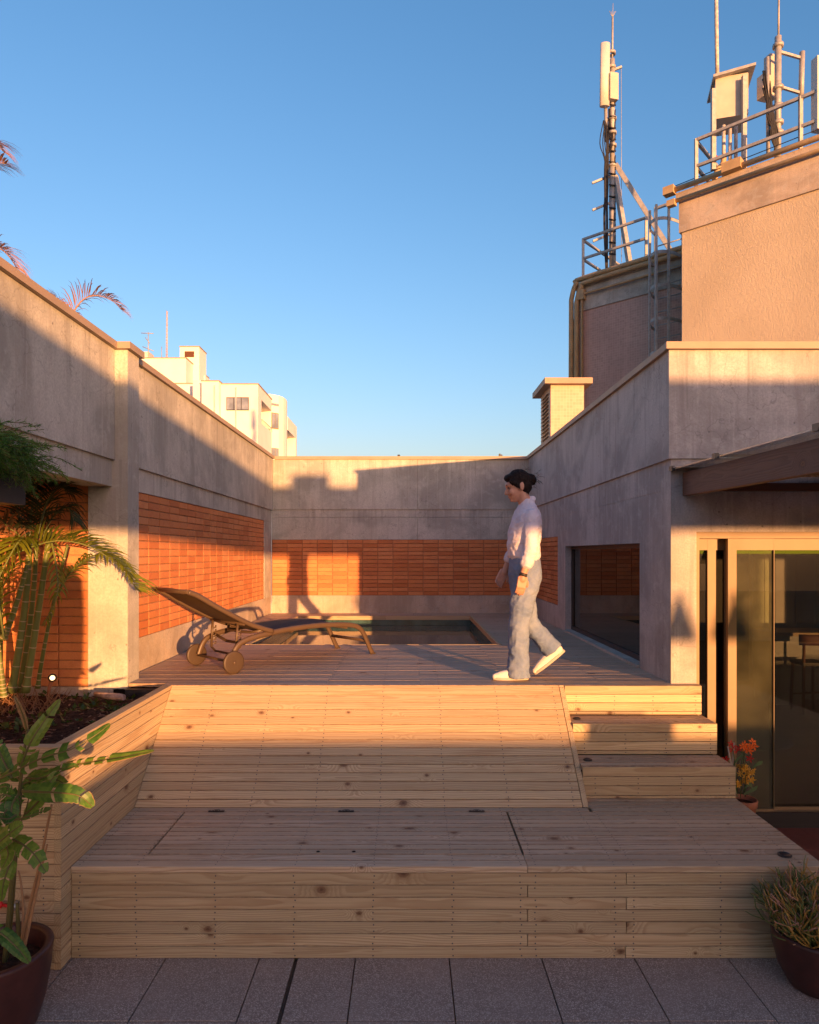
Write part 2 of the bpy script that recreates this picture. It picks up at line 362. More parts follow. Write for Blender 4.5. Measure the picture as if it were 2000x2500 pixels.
def mk_granulite():
    m, nt, b = newmat('washed_pebble', .9, .2); g = nd(nt, 'ShaderNodeNewGeometry').outputs['Position']
    rv = nd(nt, 'ShaderNodeObjectInfo').outputs['Random']
    v = nd(nt, 'ShaderNodeTexVoronoi', {'Vector': g, 'Scale': 150.})
    s = nd(nt, 'ShaderNodeSeparateColor', {0: v.outputs['Color']})
    c = mixc(nt, s.outputs[0], (.33, .26, .215), (.70, .58, .49))
    c = mixc(nt, mrange(nt, v.outputs['Distance'], .25, .6, 0, .7), c, (.20, .14, .115))
    c = mixc(nt, mrange(nt, noise(nt, g, 2.2, 5.), .4, .75, 0, .45), c, (.44, .33, .27))
    c = mixc(nt, mth(nt, 'MULTIPLY', rv, .25), c, (.34, .27, .225))
    nt.links.new(c, b.inputs['Base Color']); bump(nt, b, v.outputs['Distance'], -.5, .006); return m
M['granulite'] = mk_granulite()
def mk_water():
    m, nt, b = newmat('pool_water', .03, .5); b.inputs['Base Color'].default_value = (.050, .070, .056, 1); b.inputs['IOR'].default_value = 1.33
    g = nd(nt, 'ShaderNodeNewGeometry').outputs['Position']
    bump(nt, b, noise(nt, g, 5., 2.), .05, .02); return m
M['water'] = mk_water()
def mk_glass(name, tint, dust, dustcol, rough=.0):
    m = bpy.data.materials.new(name); m.use_nodes = True; nt = m.node_tree; nt.nodes.clear()
    out = nd(nt, 'ShaderNodeOutputMaterial')
    fr = nd(nt, 'ShaderNodeFresnel', {'IOR': mrange(nt, nd(nt, 'ShaderNodeNewGeometry').outputs['Backfacing'], 0, 1, 1.52, 1/1.52, False)}).outputs[0]
    gl = nd(nt, 'ShaderNodeBsdfGlossy', {'Color': (1, 1, 1, 1), 'Roughness': rough + .01}); tr = nd(nt, 'ShaderNodeBsdfTransparent', {'Color': c4(tint)})
    a = nd(nt, 'ShaderNodeMixShader', {0: mth(nt, 'MULTIPLY', fr, 1.05, True), 1: tr.outputs[0], 2: gl.outputs[0]})
    g = nd(nt, 'ShaderNodeNewGeometry').outputs['Position']
    df = nd(nt, 'ShaderNodeBsdfDiffuse', {'Color': c4(dustcol)})
    dn = mrange(nt, noise(nt, g, 3., 5., .6, .5), .25, .8, dust*.4, dust*1.5)
    bb = nd(nt, 'ShaderNodeMixShader', {0: dn, 1: a.outputs[0], 2: df.outputs[0]})
    nt.links.new(bb.outputs[0], out.inputs[0]); return m
M['glass'] = mk_glass('window_glass', (.40, .42, .40), .003, (.4, .4, .3))
M['glass_dark'] = mk_glass('dark_window_glass', (.10, .105, .10), .002, (.4, .4, .3))
M['glass_dusty'] = mk_glass('dusty_green_glass', (.42, .47, .37), .085, (.44, .42, .25))
M['glass_roof'] = mk_glass('roof_glass', (.85, .88, .9), .12, (.4, .45, .5), .15)
M['glass_far'] = plain('far_glass', (.22, .25, .29), .06, .8, var=.35, vscale=.8)
def mk_fabric():
    m, nt, b = newmat('mesh_fabric', .75, .3); tc = nd(nt, 'ShaderNodeTexCoord').outputs['Object']
    f = noise(nt, tc, 220., 2.); nt.links.new(mixc(nt, f, (.022, .020, .022), (.060, .052, .052)), b.inputs['Base Color']); return m
M['fabric'] = mk_fabric()
def mk_backfabric():
    m, nt, b = newmat('mesh_fabric_brown', .75, .3); tc = nd(nt, 'ShaderNodeTexCoord').outputs['Object']
    f = noise(nt, tc, 220., 2.); c = mixc(nt, f, (.075, .043, .016), (.13, .076, .03)); nt.links.new(c, b.inputs['Base Color'])
    t = nd(nt, 'ShaderNodeBsdfTranslucent', {'Color': c}); mx = nd(nt, 'ShaderNodeMixShader', {0: .3, 1: b.outputs[0], 2: t.outputs[0]})
    nt.links.new(mx.outputs[0], nt.nodes['Material Output'].inputs[0]); return m
M['fabric_back'] = mk_backfabric()
def cloth(name, a, b2, scale, bs, stren=.4, rough=.9):
    m, nt, b = newmat(name, rough, .15); g = nd(nt, 'ShaderNodeTexCoord').outputs['Object']
    n1 = noise(nt, g, scale, 5., .65, .8); nt.links.new(mixc(nt, mrange(nt, n1, .3, .7), a, b2), b.inputs['Base Color'])
    fold = noise(nt, vop(nt, 'MULTIPLY', g, (9., 9., 22.)), bs, 3., .5, 1.2); wv = noise(nt, g, 400., 2.)
    bump(nt, b, mth(nt, 'ADD', fold, mth(nt, 'MULTIPLY', wv, .05)), stren, .03); return m
M['shirt'] = cloth('white_shirt', (.62, .56, .60), (.74, .68, .71), 7., 1.)
M['denim'] = cloth('faded_denim', (.145, .20, .315), (.25, .30, .385), 5., .8)
M['skin'] = plain('skin', (.52, .27, .18), .5, .35, var=.08, vscale=18.)
M['lip'] = plain('lips', (.45, .20, .15), .5, .3)
M['eye'] = plain('eye', (.06, .04, .035), .3, .5)
M['hair'] = plain('dark_hair', (.016, .010, .008), .65, .15, var=.5, vscale=60., bmp=.5, bscale=120.)
M['shoe'] = plain('white_shoe', (.72, .66, .58), .6, .3, var=.05)
M['sole'] = plain('shoe_sole', (.45, .40, .34), .7, .2)
M['strap'] = plain('black_strap', (.03, .026, .022), .5, .4)
def emis(name, c, s):
    m = bpy.data.materials.new(name); m.use_nodes = True; nt = m.node_tree; nt.nodes.clear()
    e = nd(nt, 'ShaderNodeEmission', {'Color': c4(c), 'Strength': s}); o = nd(nt, 'ShaderNodeOutputMaterial'); nt.links.new(e.outputs[0], o.inputs[0]); return m
M['lamp_on'] = emis('lit_lamp', (1., .70, .34), .32)

# plank / brick meshes
_pm = {}
def plank_mesh(L, W, T, mat, bev=.0018, edge=False):
    key = (round(L, 3), round(W, 4), round(T, 4), mat, edge)
    if key in _pm: return _pm[key]
    h, y, z, b = L/2, W/2, T/2, bev
    prof = [(-y+b, -z), (y-b, -z), (y, -z+b), (y, z-b), (y-b, z), (-y+b, z), (-y, z-b), (-y, -z+b)]
    vs = [(-h, p, q) for p, q in prof] + [(h, p, q) for p, q in prof]
    me = bpy.data.meshes.new('plank'); me.from_pydata(vs, [], [tuple(range(8)), tuple(range(15, 7, -1))] + [(i, 8+i, 8+(i+1) % 8, (i+1) % 8) for i in range(8)])
    me.materials.append(M[mat])
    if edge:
        me.materials.append(M['gap_shade'])  # darkened sides so the gaps read as shaded lines
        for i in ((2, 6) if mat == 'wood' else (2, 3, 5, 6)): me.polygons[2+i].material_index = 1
    me.update(); _pm[key] = me; return me
def plank(parent, c, L, W, T, mat='wood', rot=(0,0,0), jit=.0008, name='plank', edge=None):
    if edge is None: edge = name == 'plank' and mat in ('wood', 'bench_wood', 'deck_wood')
    c = Vector(c) + Vector((0, 0, 0))
    rr = (rot[0] + rnd.uniform(-.004, .004), rot[1], rot[2])
    j = Matrix.Rotation(rot[2], 3, 'Z') @ (Matrix.Rotation(rot[0], 3, 'X') @ Vector((0, 0, rnd.uniform(-jit, jit))))
    return put(name, plank_mesh(L, W, T, mat, edge=edge), parent, c + j, rr)

def brick_mesh(L, H, D, k):
    r = random.Random(k); b = .003
    def ring(y, ins):
        return [(sx*(L/2-ins) + r.uniform(-.0012, .0012), y, sz*(H/2-ins) + r.uniform(-.0012, .0012)) for sx, sz in ((-1,-1),(1,-1),(1,1),(-1,1))]
    vs = ring(-D/2, b) + ring(-D/2+b, 0) + ring(D/2, 0)
    fs = [(0,1,2,3)] + [(i, 4+i, 4+(i+1) % 4, (i+1) % 4) for i in range(4)] + [(4+i, 8+i, 8+(i+1) % 4, 4+(i+1) % 4) for i in range(4)]
    me = bpy.data.meshes.new('brick'); me.from_pydata(vs, [], [f[::-1] for f in fs]); me.materials.append(M['brick']); me.update(); return me
def bricks(parent, org, u, n, rotz, ncol, nrow, pu, pz, first=lambda c, r: (c, r), limit=300):
    "courses of stacked bricks; the first `limit` in order are single bricks"
    ms = [brick_mesh(pu-.009, pz-.0095, .06, k) for k in range(5)]
    cells = sorted(((c, r) for c in range(ncol) for r in range(nrow)), key=lambda q: first(*q))
    org, u, n = Vector(org), Vector(u), Vector(n); rest = MB()
    for i, (c, r) in enumerate(cells):
        p = org + u*(pu*(c+.5)) + Vector((0,0,pz*(r+.5))) - n*(.03 + rnd.uniform(-.0012, .0012))
        rz = rotz + rnd.uniform(-.006, .006)
        if i < limit: put('brick', ms[rnd.randrange(5)], parent, p, (0, rnd.uniform(-.004, .004), rz))
        else:
            me = ms[rnd.randrange(5)]; mt = Matrix.Rotation(rz, 3, 'Z')
            rest.add([p + mt @ v.co for v in me.vertices], [tuple(f.vertices) for f in me.polygons])
    if rest.v: rest.build('bricks', M['brick'], parent, kind='stuff')

# ------------------------------------------------------------------ ground and floors
MB().add([(-25000,-25000,-28),(25000,-25000,-28),(25000,25000,-28),(-25000,25000,-28)], [(0,1,2,3)]).build('ground', M['asphalt_grey'], kind='structure')
slab = MB().box(-6, 14, -6.4, 12, -.30, -.035).build('roof_terrace_base', M['concrete_base'], kind='structure')
terr = MB().box(-6, 2.2, -6.2, 3.62, -.034, -.022).build('terrace_floor', M['mortar'], kind='structure'); WPOS[terr.name] = Vector((0,0,0))
xs = [-6.24, -5.744, -5.248, -4.752, -4.256, -3.76, -3.265, -2.77, -2.273, -1.777, -1.281, -.785, -.597, -.583, -.276, .221, .711, 1.203, 1.698, 2.195]
for j in range(14):
    y1 = 3.62 - .4985*j if j else 3.62; y0 = 3.1205 - .4985*j
    y1 = 3.62 if j == 0 else 3.1205 - .4985*(j-1)
    for i in range(len(xs)-1):
        x0, x1 = xs[i], xs[i+1]
        if x1 - x0 < .05: continue
        if x1 < -3.3 and j > 8: continue
        g = .0035
        me = plank_mesh(x1-x0-2*g, y1-y0-2*g, .022, 'granulite', .002)
        put('paving_slab', me, terr, ((x0+x1)/2, (y0+y1)/2, -.011 + rnd.uniform(-.0015, .001)), (rnd.uniform(-.001, .001), rnd.uniform(-.001, .001), 0))
MB().box(-.595, -.585, -4, 3.6, -.018, -.006).build('drain_slot', M['frame_dark'], terr)
rf = MB().box(2.221, 9.0, -6.2, 5.24, -.034, .010).build('red_terrace_floor', M['mortar'], kind='structure')
for i in range(8):
    for j in range(14):
        put('floor_tile', plank_mesh(.397, .397, .022, 'red_floor', .002), rf, (2.421+.4*i, 5.04-.4*j, .0212), (0,0,0))

# ------------------------------------------------------------------ deck with pool
deck = MB().box(-2.25, 2.015, 5.20, 7.40, .95, 1.108).box(-2.25, -1.80, 7.40, 10.84, .95, 1.108).box(1.05, 2.015, 7.40, 10.84, .95, 1.108).box(-2.25, 2.015, 10.84, 11.29, .95, 1.108)\
    .build('deck', M['hole'], kind='structure')
PX0, PX1, PY0, PY1 = -1.74, 1.0, 7.44, 10.78
def deck_row(y, pitch, x0, x1, alt):
    if x1 - x0 > 3:
        seams = [x0] + ([-.62, .78] if alt % 2 else [.10, 1.50] if alt % 4 == 0 else [-1.30, .10]) + [x1]
    else: seams = [x0, x1]
    for a, b in zip(seams[:-1], seams[1:]):
        plank(deck, ((a+b)/2, y, 1.135), b-a-.003, pitch-.0042, .028, 'deck_wood')
pitch = .0645; y = 5.142; k = 0; screws = MB()
while y < 11.28:
    yc = y + pitch/2
    xl = -1.845 if yc < 5.20 else -2.135 if yc < 5.42 else -2.252
    xr = 2.222 if yc < 5.2 else 2.018
    if PY0 - .03 < yc < PY1 + .02:
        deck_row(yc, pitch, xl, PX0 - .036, 1); deck_row(yc, pitch, PX1 + .036, xr, 1)
        cols = (-2.0, 1.3, 1.8)
    else:
        deck_row(yc, pitch, xl, xr, k); cols = (-1.86, -1.44, -1.02, -.6, -.18, .24, .66, 1.08, 1.5, 1.92)
    for cx in cols:
        for d in (-.017, .017): screws.disc((cx + rnd.uniform(-.006, .006), yc + d, 1.1506), 0.0042, n=6)
    y += pitch; k += 1
screws.build('screws', M['screw'], deck, kind='stuff')
for a, b, c in ((-1.775, -1.742, 0), (1.002, 1.035, 0)):   # side rims
    for y0, y1 in ((7.42, 9.1), (9.1, 10.8)):
        plank(deck, ((a+b)/2, (y0+y1)/2, 1.138), y1-y0-.003, .032, .030, 'wood', (0, 0, R(90)), name='rim_board')
        plank(deck, (-1.735 if a < 0 else .995, (y0+y1)/2, 1.122), y1-y0-.003, .062, .012, 'wood', (R(90), 0, R(90)), name='rim_board')
for x0, x1 in ((-1.73, -.35), (-.35, .99)):
    plank(deck, ((x0+x1)/2, 10.786, 1.119), x1-x0-.003, .064, .014, 'wood', (R(90), 0, 0), name='rim_board')
plank(deck, (-.37, 7.425, 1.119), 2.70, .064, .014, 'wood', (R(90), 0, 0), name='rim_board')
pool = MB().box(-1.745, 1.005, 7.43, 10.80, .2, .22).box(-1.80, -1.745, 7.43, 10.80, .22, 1.088).box(1.005, 1.05, 7.43, 10.80, .22, 1.088)\
    .box(-1.80, 1.05, 10.80, 10.84, .22, 1.088).box(-1.80, 1.05, 7.39, 7.43, .22, 1.088).build('pool_basin', M['pool_wall'], kind='structure')
MB().box(-1.744, 1.004, 7.431, 10.799, .95, .998).build('pool_water', M['water'], kind='structure')
tm = plank_mesh(.134, .09, .012, 'pool_tile', .003)
for i in range(20): put('pool_tile', tm, pool, (-1.672 + .1375*i, 10.793, 1.042), (R(90), 0, 0))
for i in range(24):
    put('pool_tile', tm, pool, (-1.739, 7.51 + .1375*i, 1.042), (R(90), 0, R(90)))
    put('pool_tile', tm, pool, (.999, 7.51 + .1375*i, 1.042), (R(90), 0, R(90)))

# ------------------------------------------------------------------ left wall
lw = empty('concrete_brick_wall', (-2.3, 8.3, 1.0), 'long wall of orange brick under grey concrete beside the lounger', 'wall', 'walls round the pool deck')
c = M['concrete']
MB().box(-2.50, -2.233, 5.42, 11.29, 2.858, 3.705).build('upper_panel', c, lw)
MB().box(-2.50, -2.258, 5.42, 11.29, 2.663, 2.858).build('beam', c, lw)
MB().box(-2.50, -2.262, 10.745, 11.29, 1.43, 2.663).build('corner_column', c, lw)
MB().box(-2.50, -2.268, 5.42, 11.29, .6, 1.43).build('base', M['concrete_base'], lw)
MB().box(-2.50, -2.276, 5.42, 10.745, 1.43, 2.663).build('mortar', M['mortar'], lw)
bricks(lw, (-2.268, 5.4275, 1.4335), (0,1,0), (1,0,0), R(90), 20, 18, .2657, .0683, lambda q, r: (q, r))
MB().box(-2.53, -2.203, 5.45, 11.26, 3.706, 3.756).build('coping', M['coping'], lw)
# pilaster with the beam towards the camera and the alcove
pl = empty('concrete_pillar', (-2.29, 5.3, 1.0), 'stained concrete pillar at the near end of the long brick wall', 'pillar')
MB().box(-2.445, -2.142, 5.205, 5.42, .6, 3.705).build('shaft', c, pl)
MB().box(-2.47, -2.108, 5.165, 5.452, 3.706, 3.758).build('coping', M['coping'], pl)
ab = empty('concrete_beam_wall', (-2.36, 2.2, 2.66), 'deep concrete parapet beam over the planter, left of the pillar', 'wall')
MB().box(-2.47, -2.238, -.9, 5.198, 2.862, 3.705).build('upper_panel', c, ab)
MB().box(-2.47, -2.262, -.9, 5.204, 2.66, 2.862).build('lower_band', c, ab)
MB().box(-2.50, -2.205, -.9, 5.164, 3.706, 3.756).build('coping', M['coping'], ab)
MB().box(-4.7, -2.471, -.9, 5.5, 2.80, 3.2).build('alcove_shade_slab', c, ab)  # slab added to darken the space behind the beam
al = empty('alcove_brick_wall', (-3.5, 5.3, 1.0), 'brick wall of the alcove behind the palm, left of the pillar', 'wall', 'walls round the pool deck')
MB().box(-4.72, -2.446, 5.264, 5.45, .6, 2.80).build('mortar', M['mortar'], al)
MB().box(-4.72, -2.446, 5.246, 5.2615, .6, 1.115).build('base', M['concrete_base'], al)
bricks(al, (-2.449, 5.25, 1.118), (-1,0,0), (0,-1,0), 0, 9, 23, .2465, .0676)
MB().box(-4.9, -4.721, -.9, 5.45, -.03, 3.0).build('side_wall', c, al)
MB().box(-2.14, -1.852, 5.146, 5.197, .95, 1.116).build('membrane', M['membrane'], pl)

# ------------------------------------------------------------------ back wall
bw = empty('concrete_brick_wall', (0, 11.4, 1.0), 'far concrete wall with a low brick band behind the pool', 'wall', 'walls round the pool deck')
MB().box(-2.232, -1.8, 11.277, 11.55, 2.872, 3.70).box(-1.797, .162, 11.277, 11.55, 2.872, 3.70).box(.166, 2.0, 11.277, 11.55, 2.872, 3.70).build('upper_panel', c, bw)
MB().box(-2.257, .164, 11.295, 11.55, 2.372, 2.742).box(.168, 2.02, 11.295, 11.55, 2.372, 2.742).build('lower_panel', c, bw)
MB().box(-2.257, 2.02, 11.292, 11.55, 2.746, 2.872).build('band', c, bw)
MB().box(-2.262, 2.02, 11.302, 11.55, .6, 1.444).build('base', M['concrete_base'], bw)
MB().box(-2.258, 2.018, 11.315, 11.55, 1.444, 2.372).build('mortar', M['mortar'], bw)
bricks(bw, (-2.25, 11.30, 1.4445), (1,0,0), (0,-1,0), 0, 17, 14, .2512, .0663)
MB().box(-2.20, 1.98, 11.245, 11.58, 3.701, 3.752).build('coping', M['coping'], bw)
MB().box(-.165, -.125, 11.30, 11.40, 3.7525, 3.785).build('fixing', M['black'], bw)
MB().box(1.52, 1.55, 11.30, 11.33, 3.7525, 3.80).box(1.56, 1.58, 11.32, 11.34, 3.7525, 3.79).build('fixing', M['black'], bw)

# ------------------------------------------------------------------ right wall with the window
rw = empty('concrete_brick_wall', (2.12, 8.3, 1.0), 'shaded grey concrete wall with the dark window beside the walking person', 'wall', 'walls round the pool deck')
cs = M['concrete_smooth']
MB().box(2.0, 2.22, 5.222, 11.55, 2.872, 3.70).build('upper_panel', cs, rw)
MB().box(2.022, 2.22, 5.222, 11.55, 2.372, 2.872).build('beam', cs, rw)
MB().box(2.022, 2.22, 5.222, 5.92, -.02, 2.372).build('pier', cs, rw)
MB().box(2.022, 2.22, 8.71, 9.14, .6, 2.372).build('pier', cs, rw)
MB().box(2.022, 2.22, 5.92, 8.71, 2.235, 2.372).build('lintel', cs, rw)
MB().box(2.024, 2.22, 9.14, 11.30, .6, 1.444).build('base', cs, rw)
MB().box(2.041, 2.22, 9.14, 11.30, 1.444, 2.372).build('mortar', M['mortar'], rw)
bricks(rw, (2.026, 11.298, 1.4445), (0,-1,0), (-1,0,0), R(-90), 9, 14, .2395, .0663)
MB().box(1.97, 2.26, 5.16, 11.58, 3.701, 3.753).build('coping', M['coping'], rw)
MB().box(2.0, 2.11, 5.92, 8.71, 1.0, 1.172).build('sill', M['concrete'], rw)
wf = MB()
for y0, y1, z0, z1 in ((5.921, 5.965, 1.173, 2.234), (8.665, 8.709, 1.173, 2.234), (5.965, 8.665, 1.173, 1.215), (5.965, 8.665, 2.195, 2.234)): wf.box(2.098, 2.150, y0, y1, z0, z1)
wfo = wf.build('window_frame', M['frame_dark'], rw)
MB().box(2.118, 2.126, 5.9655, 8.6645, 1.2155, 2.1945).build('pane', M['glass_dark'], wfo)

# ------------------------------------------------------------------ house front, doors, room
hf = empty('house', (4.5, 6.5, 0), 'grey plastered house front with glass sliding doors beside the wooden steps', 'house')
MB().box(1.9985, 9.0, 5.195, 5.2215, 2.872, 3.70).box(2.2205, 9.0, 5.2215, 5.42, 2.872, 3.70).build('upper_wall', cs, hf)
MB().box(2.0205, 9.0, 5.214, 5.2215, 2.312, 2.8715).box(2.2205, 9.0, 5.2215, 5.42, 2.312, 2.8715).build('lintel', cs, hf)
MB().box(2.0205, 2.203, 5.214, 5.2215, -.02, 2.312).build('door_jamb', cs, hf)
MB().box(1.965, 9.0, 5.155, 5.195, 3.7015, 3.7545).box(2.261, 9.0, 5.195, 5.45, 3.7015, 3.7545).build('coping', M['coping'], hf)
MB().box(2.02, 9, 5.42, 11.9, 2.64, 2.87).build('roof_slab', cs, hf)
MB().box(2.221, 9, 5.42, 11.3, -.03, .045).build('indoor_floor', M['in_floor'], hf)
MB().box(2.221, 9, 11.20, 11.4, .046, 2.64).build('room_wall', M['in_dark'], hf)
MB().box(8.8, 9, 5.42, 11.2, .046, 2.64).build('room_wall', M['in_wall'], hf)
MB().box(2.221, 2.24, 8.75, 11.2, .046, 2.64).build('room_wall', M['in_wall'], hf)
MB().box(5.62, 7.6, 11.10, 11.19, .05, 2.5).build('white_panel', M['in_panel'], hf)
for i in range(11): MB().box(5.66+.17*i, 5.80+.17*i, 11.088, 11.0995, .1, 2.45).build('panel_slat', M['in_panel'], hf)
MB().box(6.32, 6.62, 11.07, 11.087, 1.0, 2.1).build('wood_board', M['counter_wood'], hf)  # flat wood-coloured board before the white panel
MB().box(2.30, 9, 5.235, 5.40, .011, .056).build('threshold', M['black'], hf)
d1 = MB()
d1.box(2.205, 9.0, 5.245, 5.40, 2.262, 2.311).build('door_head', M['bronze'], hf)
MB().box(2.206, 2.252, 5.245, 5.40, .056, 2.262).build('door_frame', M['bronze'], hf)
def door(x0, x1, Y, sl, sr, glass, nm):
    o = MB().box(x0, x0+sl, Y-.02, Y+.02, .06, 2.26).box(x1-sr, x1, Y-.02, Y+.02, .06, 2.26).box(x0+sl, x1-sr, Y-.019, Y+.019, 2.172, 2.26).box(x0+sl, x1-sr, Y-.019, Y+.019, .06, .165)\
        .build('glass_door', M['bronze'], hf)
    MB().box(x0+sl, x1-sr, Y-.004, Y+.004, .1655, 2.1715).build('pane', M[glass], o); return o
door(2.335, 3.15, 5.272, .066, .06, 'glass', 'a').location.y += .0
bpy.data.objects.remove(bpy.data.objects['glass_door'].children[0]); bpy.data.objects.remove(bpy.data.objects['glass_door'])
for x0, x1, Y, sl, sr, gl in ((2.262, 2.415, 5.345, .012, .064, 'glass'), (2.40, 2.52, 5.375, .03, .02, 'glass'), (2.483, 2.842, 5.285, .066, .004, 'glass_dusty'), (2.845, 4.6, 5.33, .004, .06, 'glass')):
    door(x0, x1, Y, sl, sr, gl, '')
MB().box(2.252, 9, 5.236, 5.244, .012, .150).build('door_track', M['black'], hf)
# pergola
pg = empty('pergola', (3.5, 2.7, 2.6), 'brown timber pergola with glass and reed roof over the terrace doors', 'pergola')
def slope(z, y): return z - (5.2-y)*.0135
def sl_box(m, x0, x1, y0, y1, z0, z1):
    return m.hexa([(x0,y0,slope(z0,y0)),(x1,y0,slope(z0,y0)),(x1,y1,slope(z0,y1)),(x0,y1,slope(z0,y1)),(x0,y0,slope(z1,y0)),(x1,y0,slope(z1,y0)),(x1,y1,slope(z1,y1)),(x0,y1,slope(z1,y1))])
bo = plank(pg, (2.137, 2.85, slope(2.675, 2.85)), 4.70, .175, .062, 'brown_wood', (R(90), R(0), R(90)), name='beam'); bo.rotation_euler = (R(90), -.0135, R(90))
for xx in (4.3, 6.4):
    b2 = plank(pg, (xx, 2.85, slope(2.675, 2.85)), 4.70, .175, .062, 'brown_wood', (R(90), 0, R(90)), name='beam'); b2.rotation_euler = (R(90), -.0135, R(90))
plank(pg, (4.5, 5.185, 2.652), 4.6, .05, .06, 'chair_wood', name='ledger')
for y0, y1 in ((3.36, 4.46), (4.47, 5.19), (2.25, 3.35), (1.14, 2.24), (.5, 1.13)):
    sl_box(MB(), 2.02, 6.5, y0, y1, 2.785, 2.793).build('roof_sheet', M['glass_roof'], pg)
    sl_box(MB(), 2.005, 2.03, y1-.03, y1+.02, 2.775, 2.812).build('clamp', M['frame_dark'], pg)
    sl_box(MB(), 2.03, 6.5, y1-.012, y1+.02, 2.7935, 2.806).build('joint_bar', M['frame_dark'], pg)
sl_box(MB(), 2.015, 6.5, 5.10, 5.192, 2.795, 2.803).build('flashing', M['galv'], pg)
rd = MB()
yy = .55
while yy < 5.12:
    x = 2.18
    while x < 6.4:
        L = rnd.uniform(.5, 1.6); x1 = min(6.45, x+L)
        z = slope(2.735, yy) + rnd.uniform(-.012, .008); a = rnd.uniform(-.012, .012)
        rd.tube([(x, yy, z), (x1, yy+a, z + rnd.uniform(-.006, .006))], rnd.uniform(.004, .008), 4, caps=False)
        x = x1 + .002
    yy += .0135
rd.build('reed_mat', M['reed'], pg, kind='stuff')

# things in the room
ct = empty('kitchen_counter', (5.6, 9.6, .045), 'stone kitchen counter with pale wood top behind the glass doors', 'counter')
MB().box(5.06, 7.4, 9.36, 9.98, 1.0, 1.05).build('counter_top', M['counter_wood'], ct)
MB().box(5.08, 5.46, 9.40, 9.95, .046, 1.0).build('side_panel', M['granite'], ct)
MB().box(5.46, 7.4, 9.75, 9.95, .046, 1.0).build('front_panel', M['granite'], ct)
st = empty('bar_stool', (5.32, 9.0, .045), 'dark wooden bar stool with low backrest before the kitchen counter', 'stool')
for dx, dy in ((-.17, -.16), (.17, -.16), (-.15, .17), (.15, .17)):
    top = 1.0 if dy < 0 else .69
    pts = [(5.32+dx, 9.0+dy, .046), (5.32+dx*.9, 9.0+dy*.85, .69)] + ([(5.32+dx*.95, 8.84, 1.03)] if dy < 0 else [])
    MB().tube(pts, .019, 8).build('leg', M['chair_wood'], st)
MB().box(5.15, 5.49, 8.84, 9.17, .68, .72).build('seat', M['in_wall'], st)
bk = MB(); bk.tube([(5.10, 8.86, 1.02), (5.2, 8.81, 1.02), (5.32, 8.795, 1.02), (5.44, 8.81, 1.02), (5.54, 8.86, 1.02)], [.075]*5, 8, ell=.25, up=(0,0,1)).build('backrest', M['chair_wood'], st)
for z in (.33, .26): MB().tube([(5.16, 8.86 if z > .3 else 9.15, z), (5.48, 8.86 if z > .3 else 9.15, z)], .012, 6).build('stretcher', M['chair_wood'], st)
MB().lathe([(0, .058), (.50, .058), (.535, .055), (.54, .046)], (3.78, 7.75, 0), 40).build('rug', M['rug'], label='round grey woven rug on the red floor behind the glass door', cat='rug')

# ------------------------------------------------------------------ bench
bench = empty('wooden_bench', (.2, 4.0, 0), 'wide pine bench with slatted lid and sloping plank backrest below the deck', 'bench')
BX0, BX1 = -1.782, 2.22; SX = .637
MB().box(BX0+.02, BX1-.03, 3.65, 4.42, 0, .452).hexa([(BX0+.01,4.40,.44),(1.14,4.40,.44),(1.14,5.13,.44),(BX0+.01,5.13,.44),(BX0+.01,4.47,.452),(1.14,4.47,.452),(1.14,5.13,1.06),(BX0+.01,5.13,1.06)]).build('core', M['hole'], bench)
scr = MB()
SC = (-1.74, -1.44, -1.02, -.6, -.18, .24, .60, .68, 1.10, 1.20, 1.66, 2.1)
for i in range(7):      # front boards
    z1 = .454 - .0648*i; zc = z1 - .0324
    seams = [BX0, 1.16, BX1] if i % 2 == 0 else [BX0, SX, BX1]
    if i == 6: seams = [BX0, 1.155, BX1]
    for a, b in zip(seams[:-1], seams[1:]): plank(bench, ((a+b)/2, 3.620, zc), b-a-.004, .0618, .034, 'wood', (R(90), 0, 0))
    for sx in SC:
        for d in (-.017, .017): scr.disc((sx + rnd.uniform(-.005, .005), 3.6022, zc+d), .0046, (0,-1,0), 6)
rows = [3.596, 3.676, 3.748] + [3.748 + .0614*(i+1) for i in range(10)] + [4.432]
lid = MB().box(-1.40, .61, 3.80, 4.34, .452, .4545).build('lid', M['hole'], bench); WPOS[lid.name] = wpos(bench)
for i, (a, b) in enumerate(zip(rows[:-1], rows[1:])):
    yc = (a+b)/2; W_ = b-a-.0068; T_ = .033; z = .473
    if i in (0, 1): segs = [(BX0, SX, bench), (SX, BX1, bench)]
    elif i == 12: segs = [(BX0, 1.17, bench), (1.19, BX1, bench)]
    else: segs = [(BX0, -1.432, bench), (-1.424, .633, lid), (.643, BX1, bench)]
    for x0, x1, par in segs: plank(par, ((x0+x1)/2, yc, z), x1-x0-.003, W_, T_, 'bench_wood', edge=i > 0)
    for sx in SC:
        for d in (-.016, .016): scr.disc((sx + rnd.uniform(-.005, .005), yc+d, .4905), 0.0042, n=6)
for i in range(3): plank(bench, (1.70, 4.462 + .0605*i, .473), 1.04, .052, .033, 'bench_wood')
for x in (-1.226, -.393, .444):
    hg = MB().box(x-.05, x+.05, 4.352, 4.372, .4912, .496).box(x-.018, x+.018, 4.348, 4.376, .496, .499).build('hinge', M['black'], bench)
    s2 = MB()
    for d in (-.03, -.012, .012, .03): s2.disc((x+d, 4.362, .4994), .0035, n=6)
    s2.build('hinge_screws', M['steel'], hg, kind='stuff')
for x in (-.4965, -.2985): MB().disc((x, 3.777, .4912), .011, n=16).build('finger_hole', M['hole'], lid)
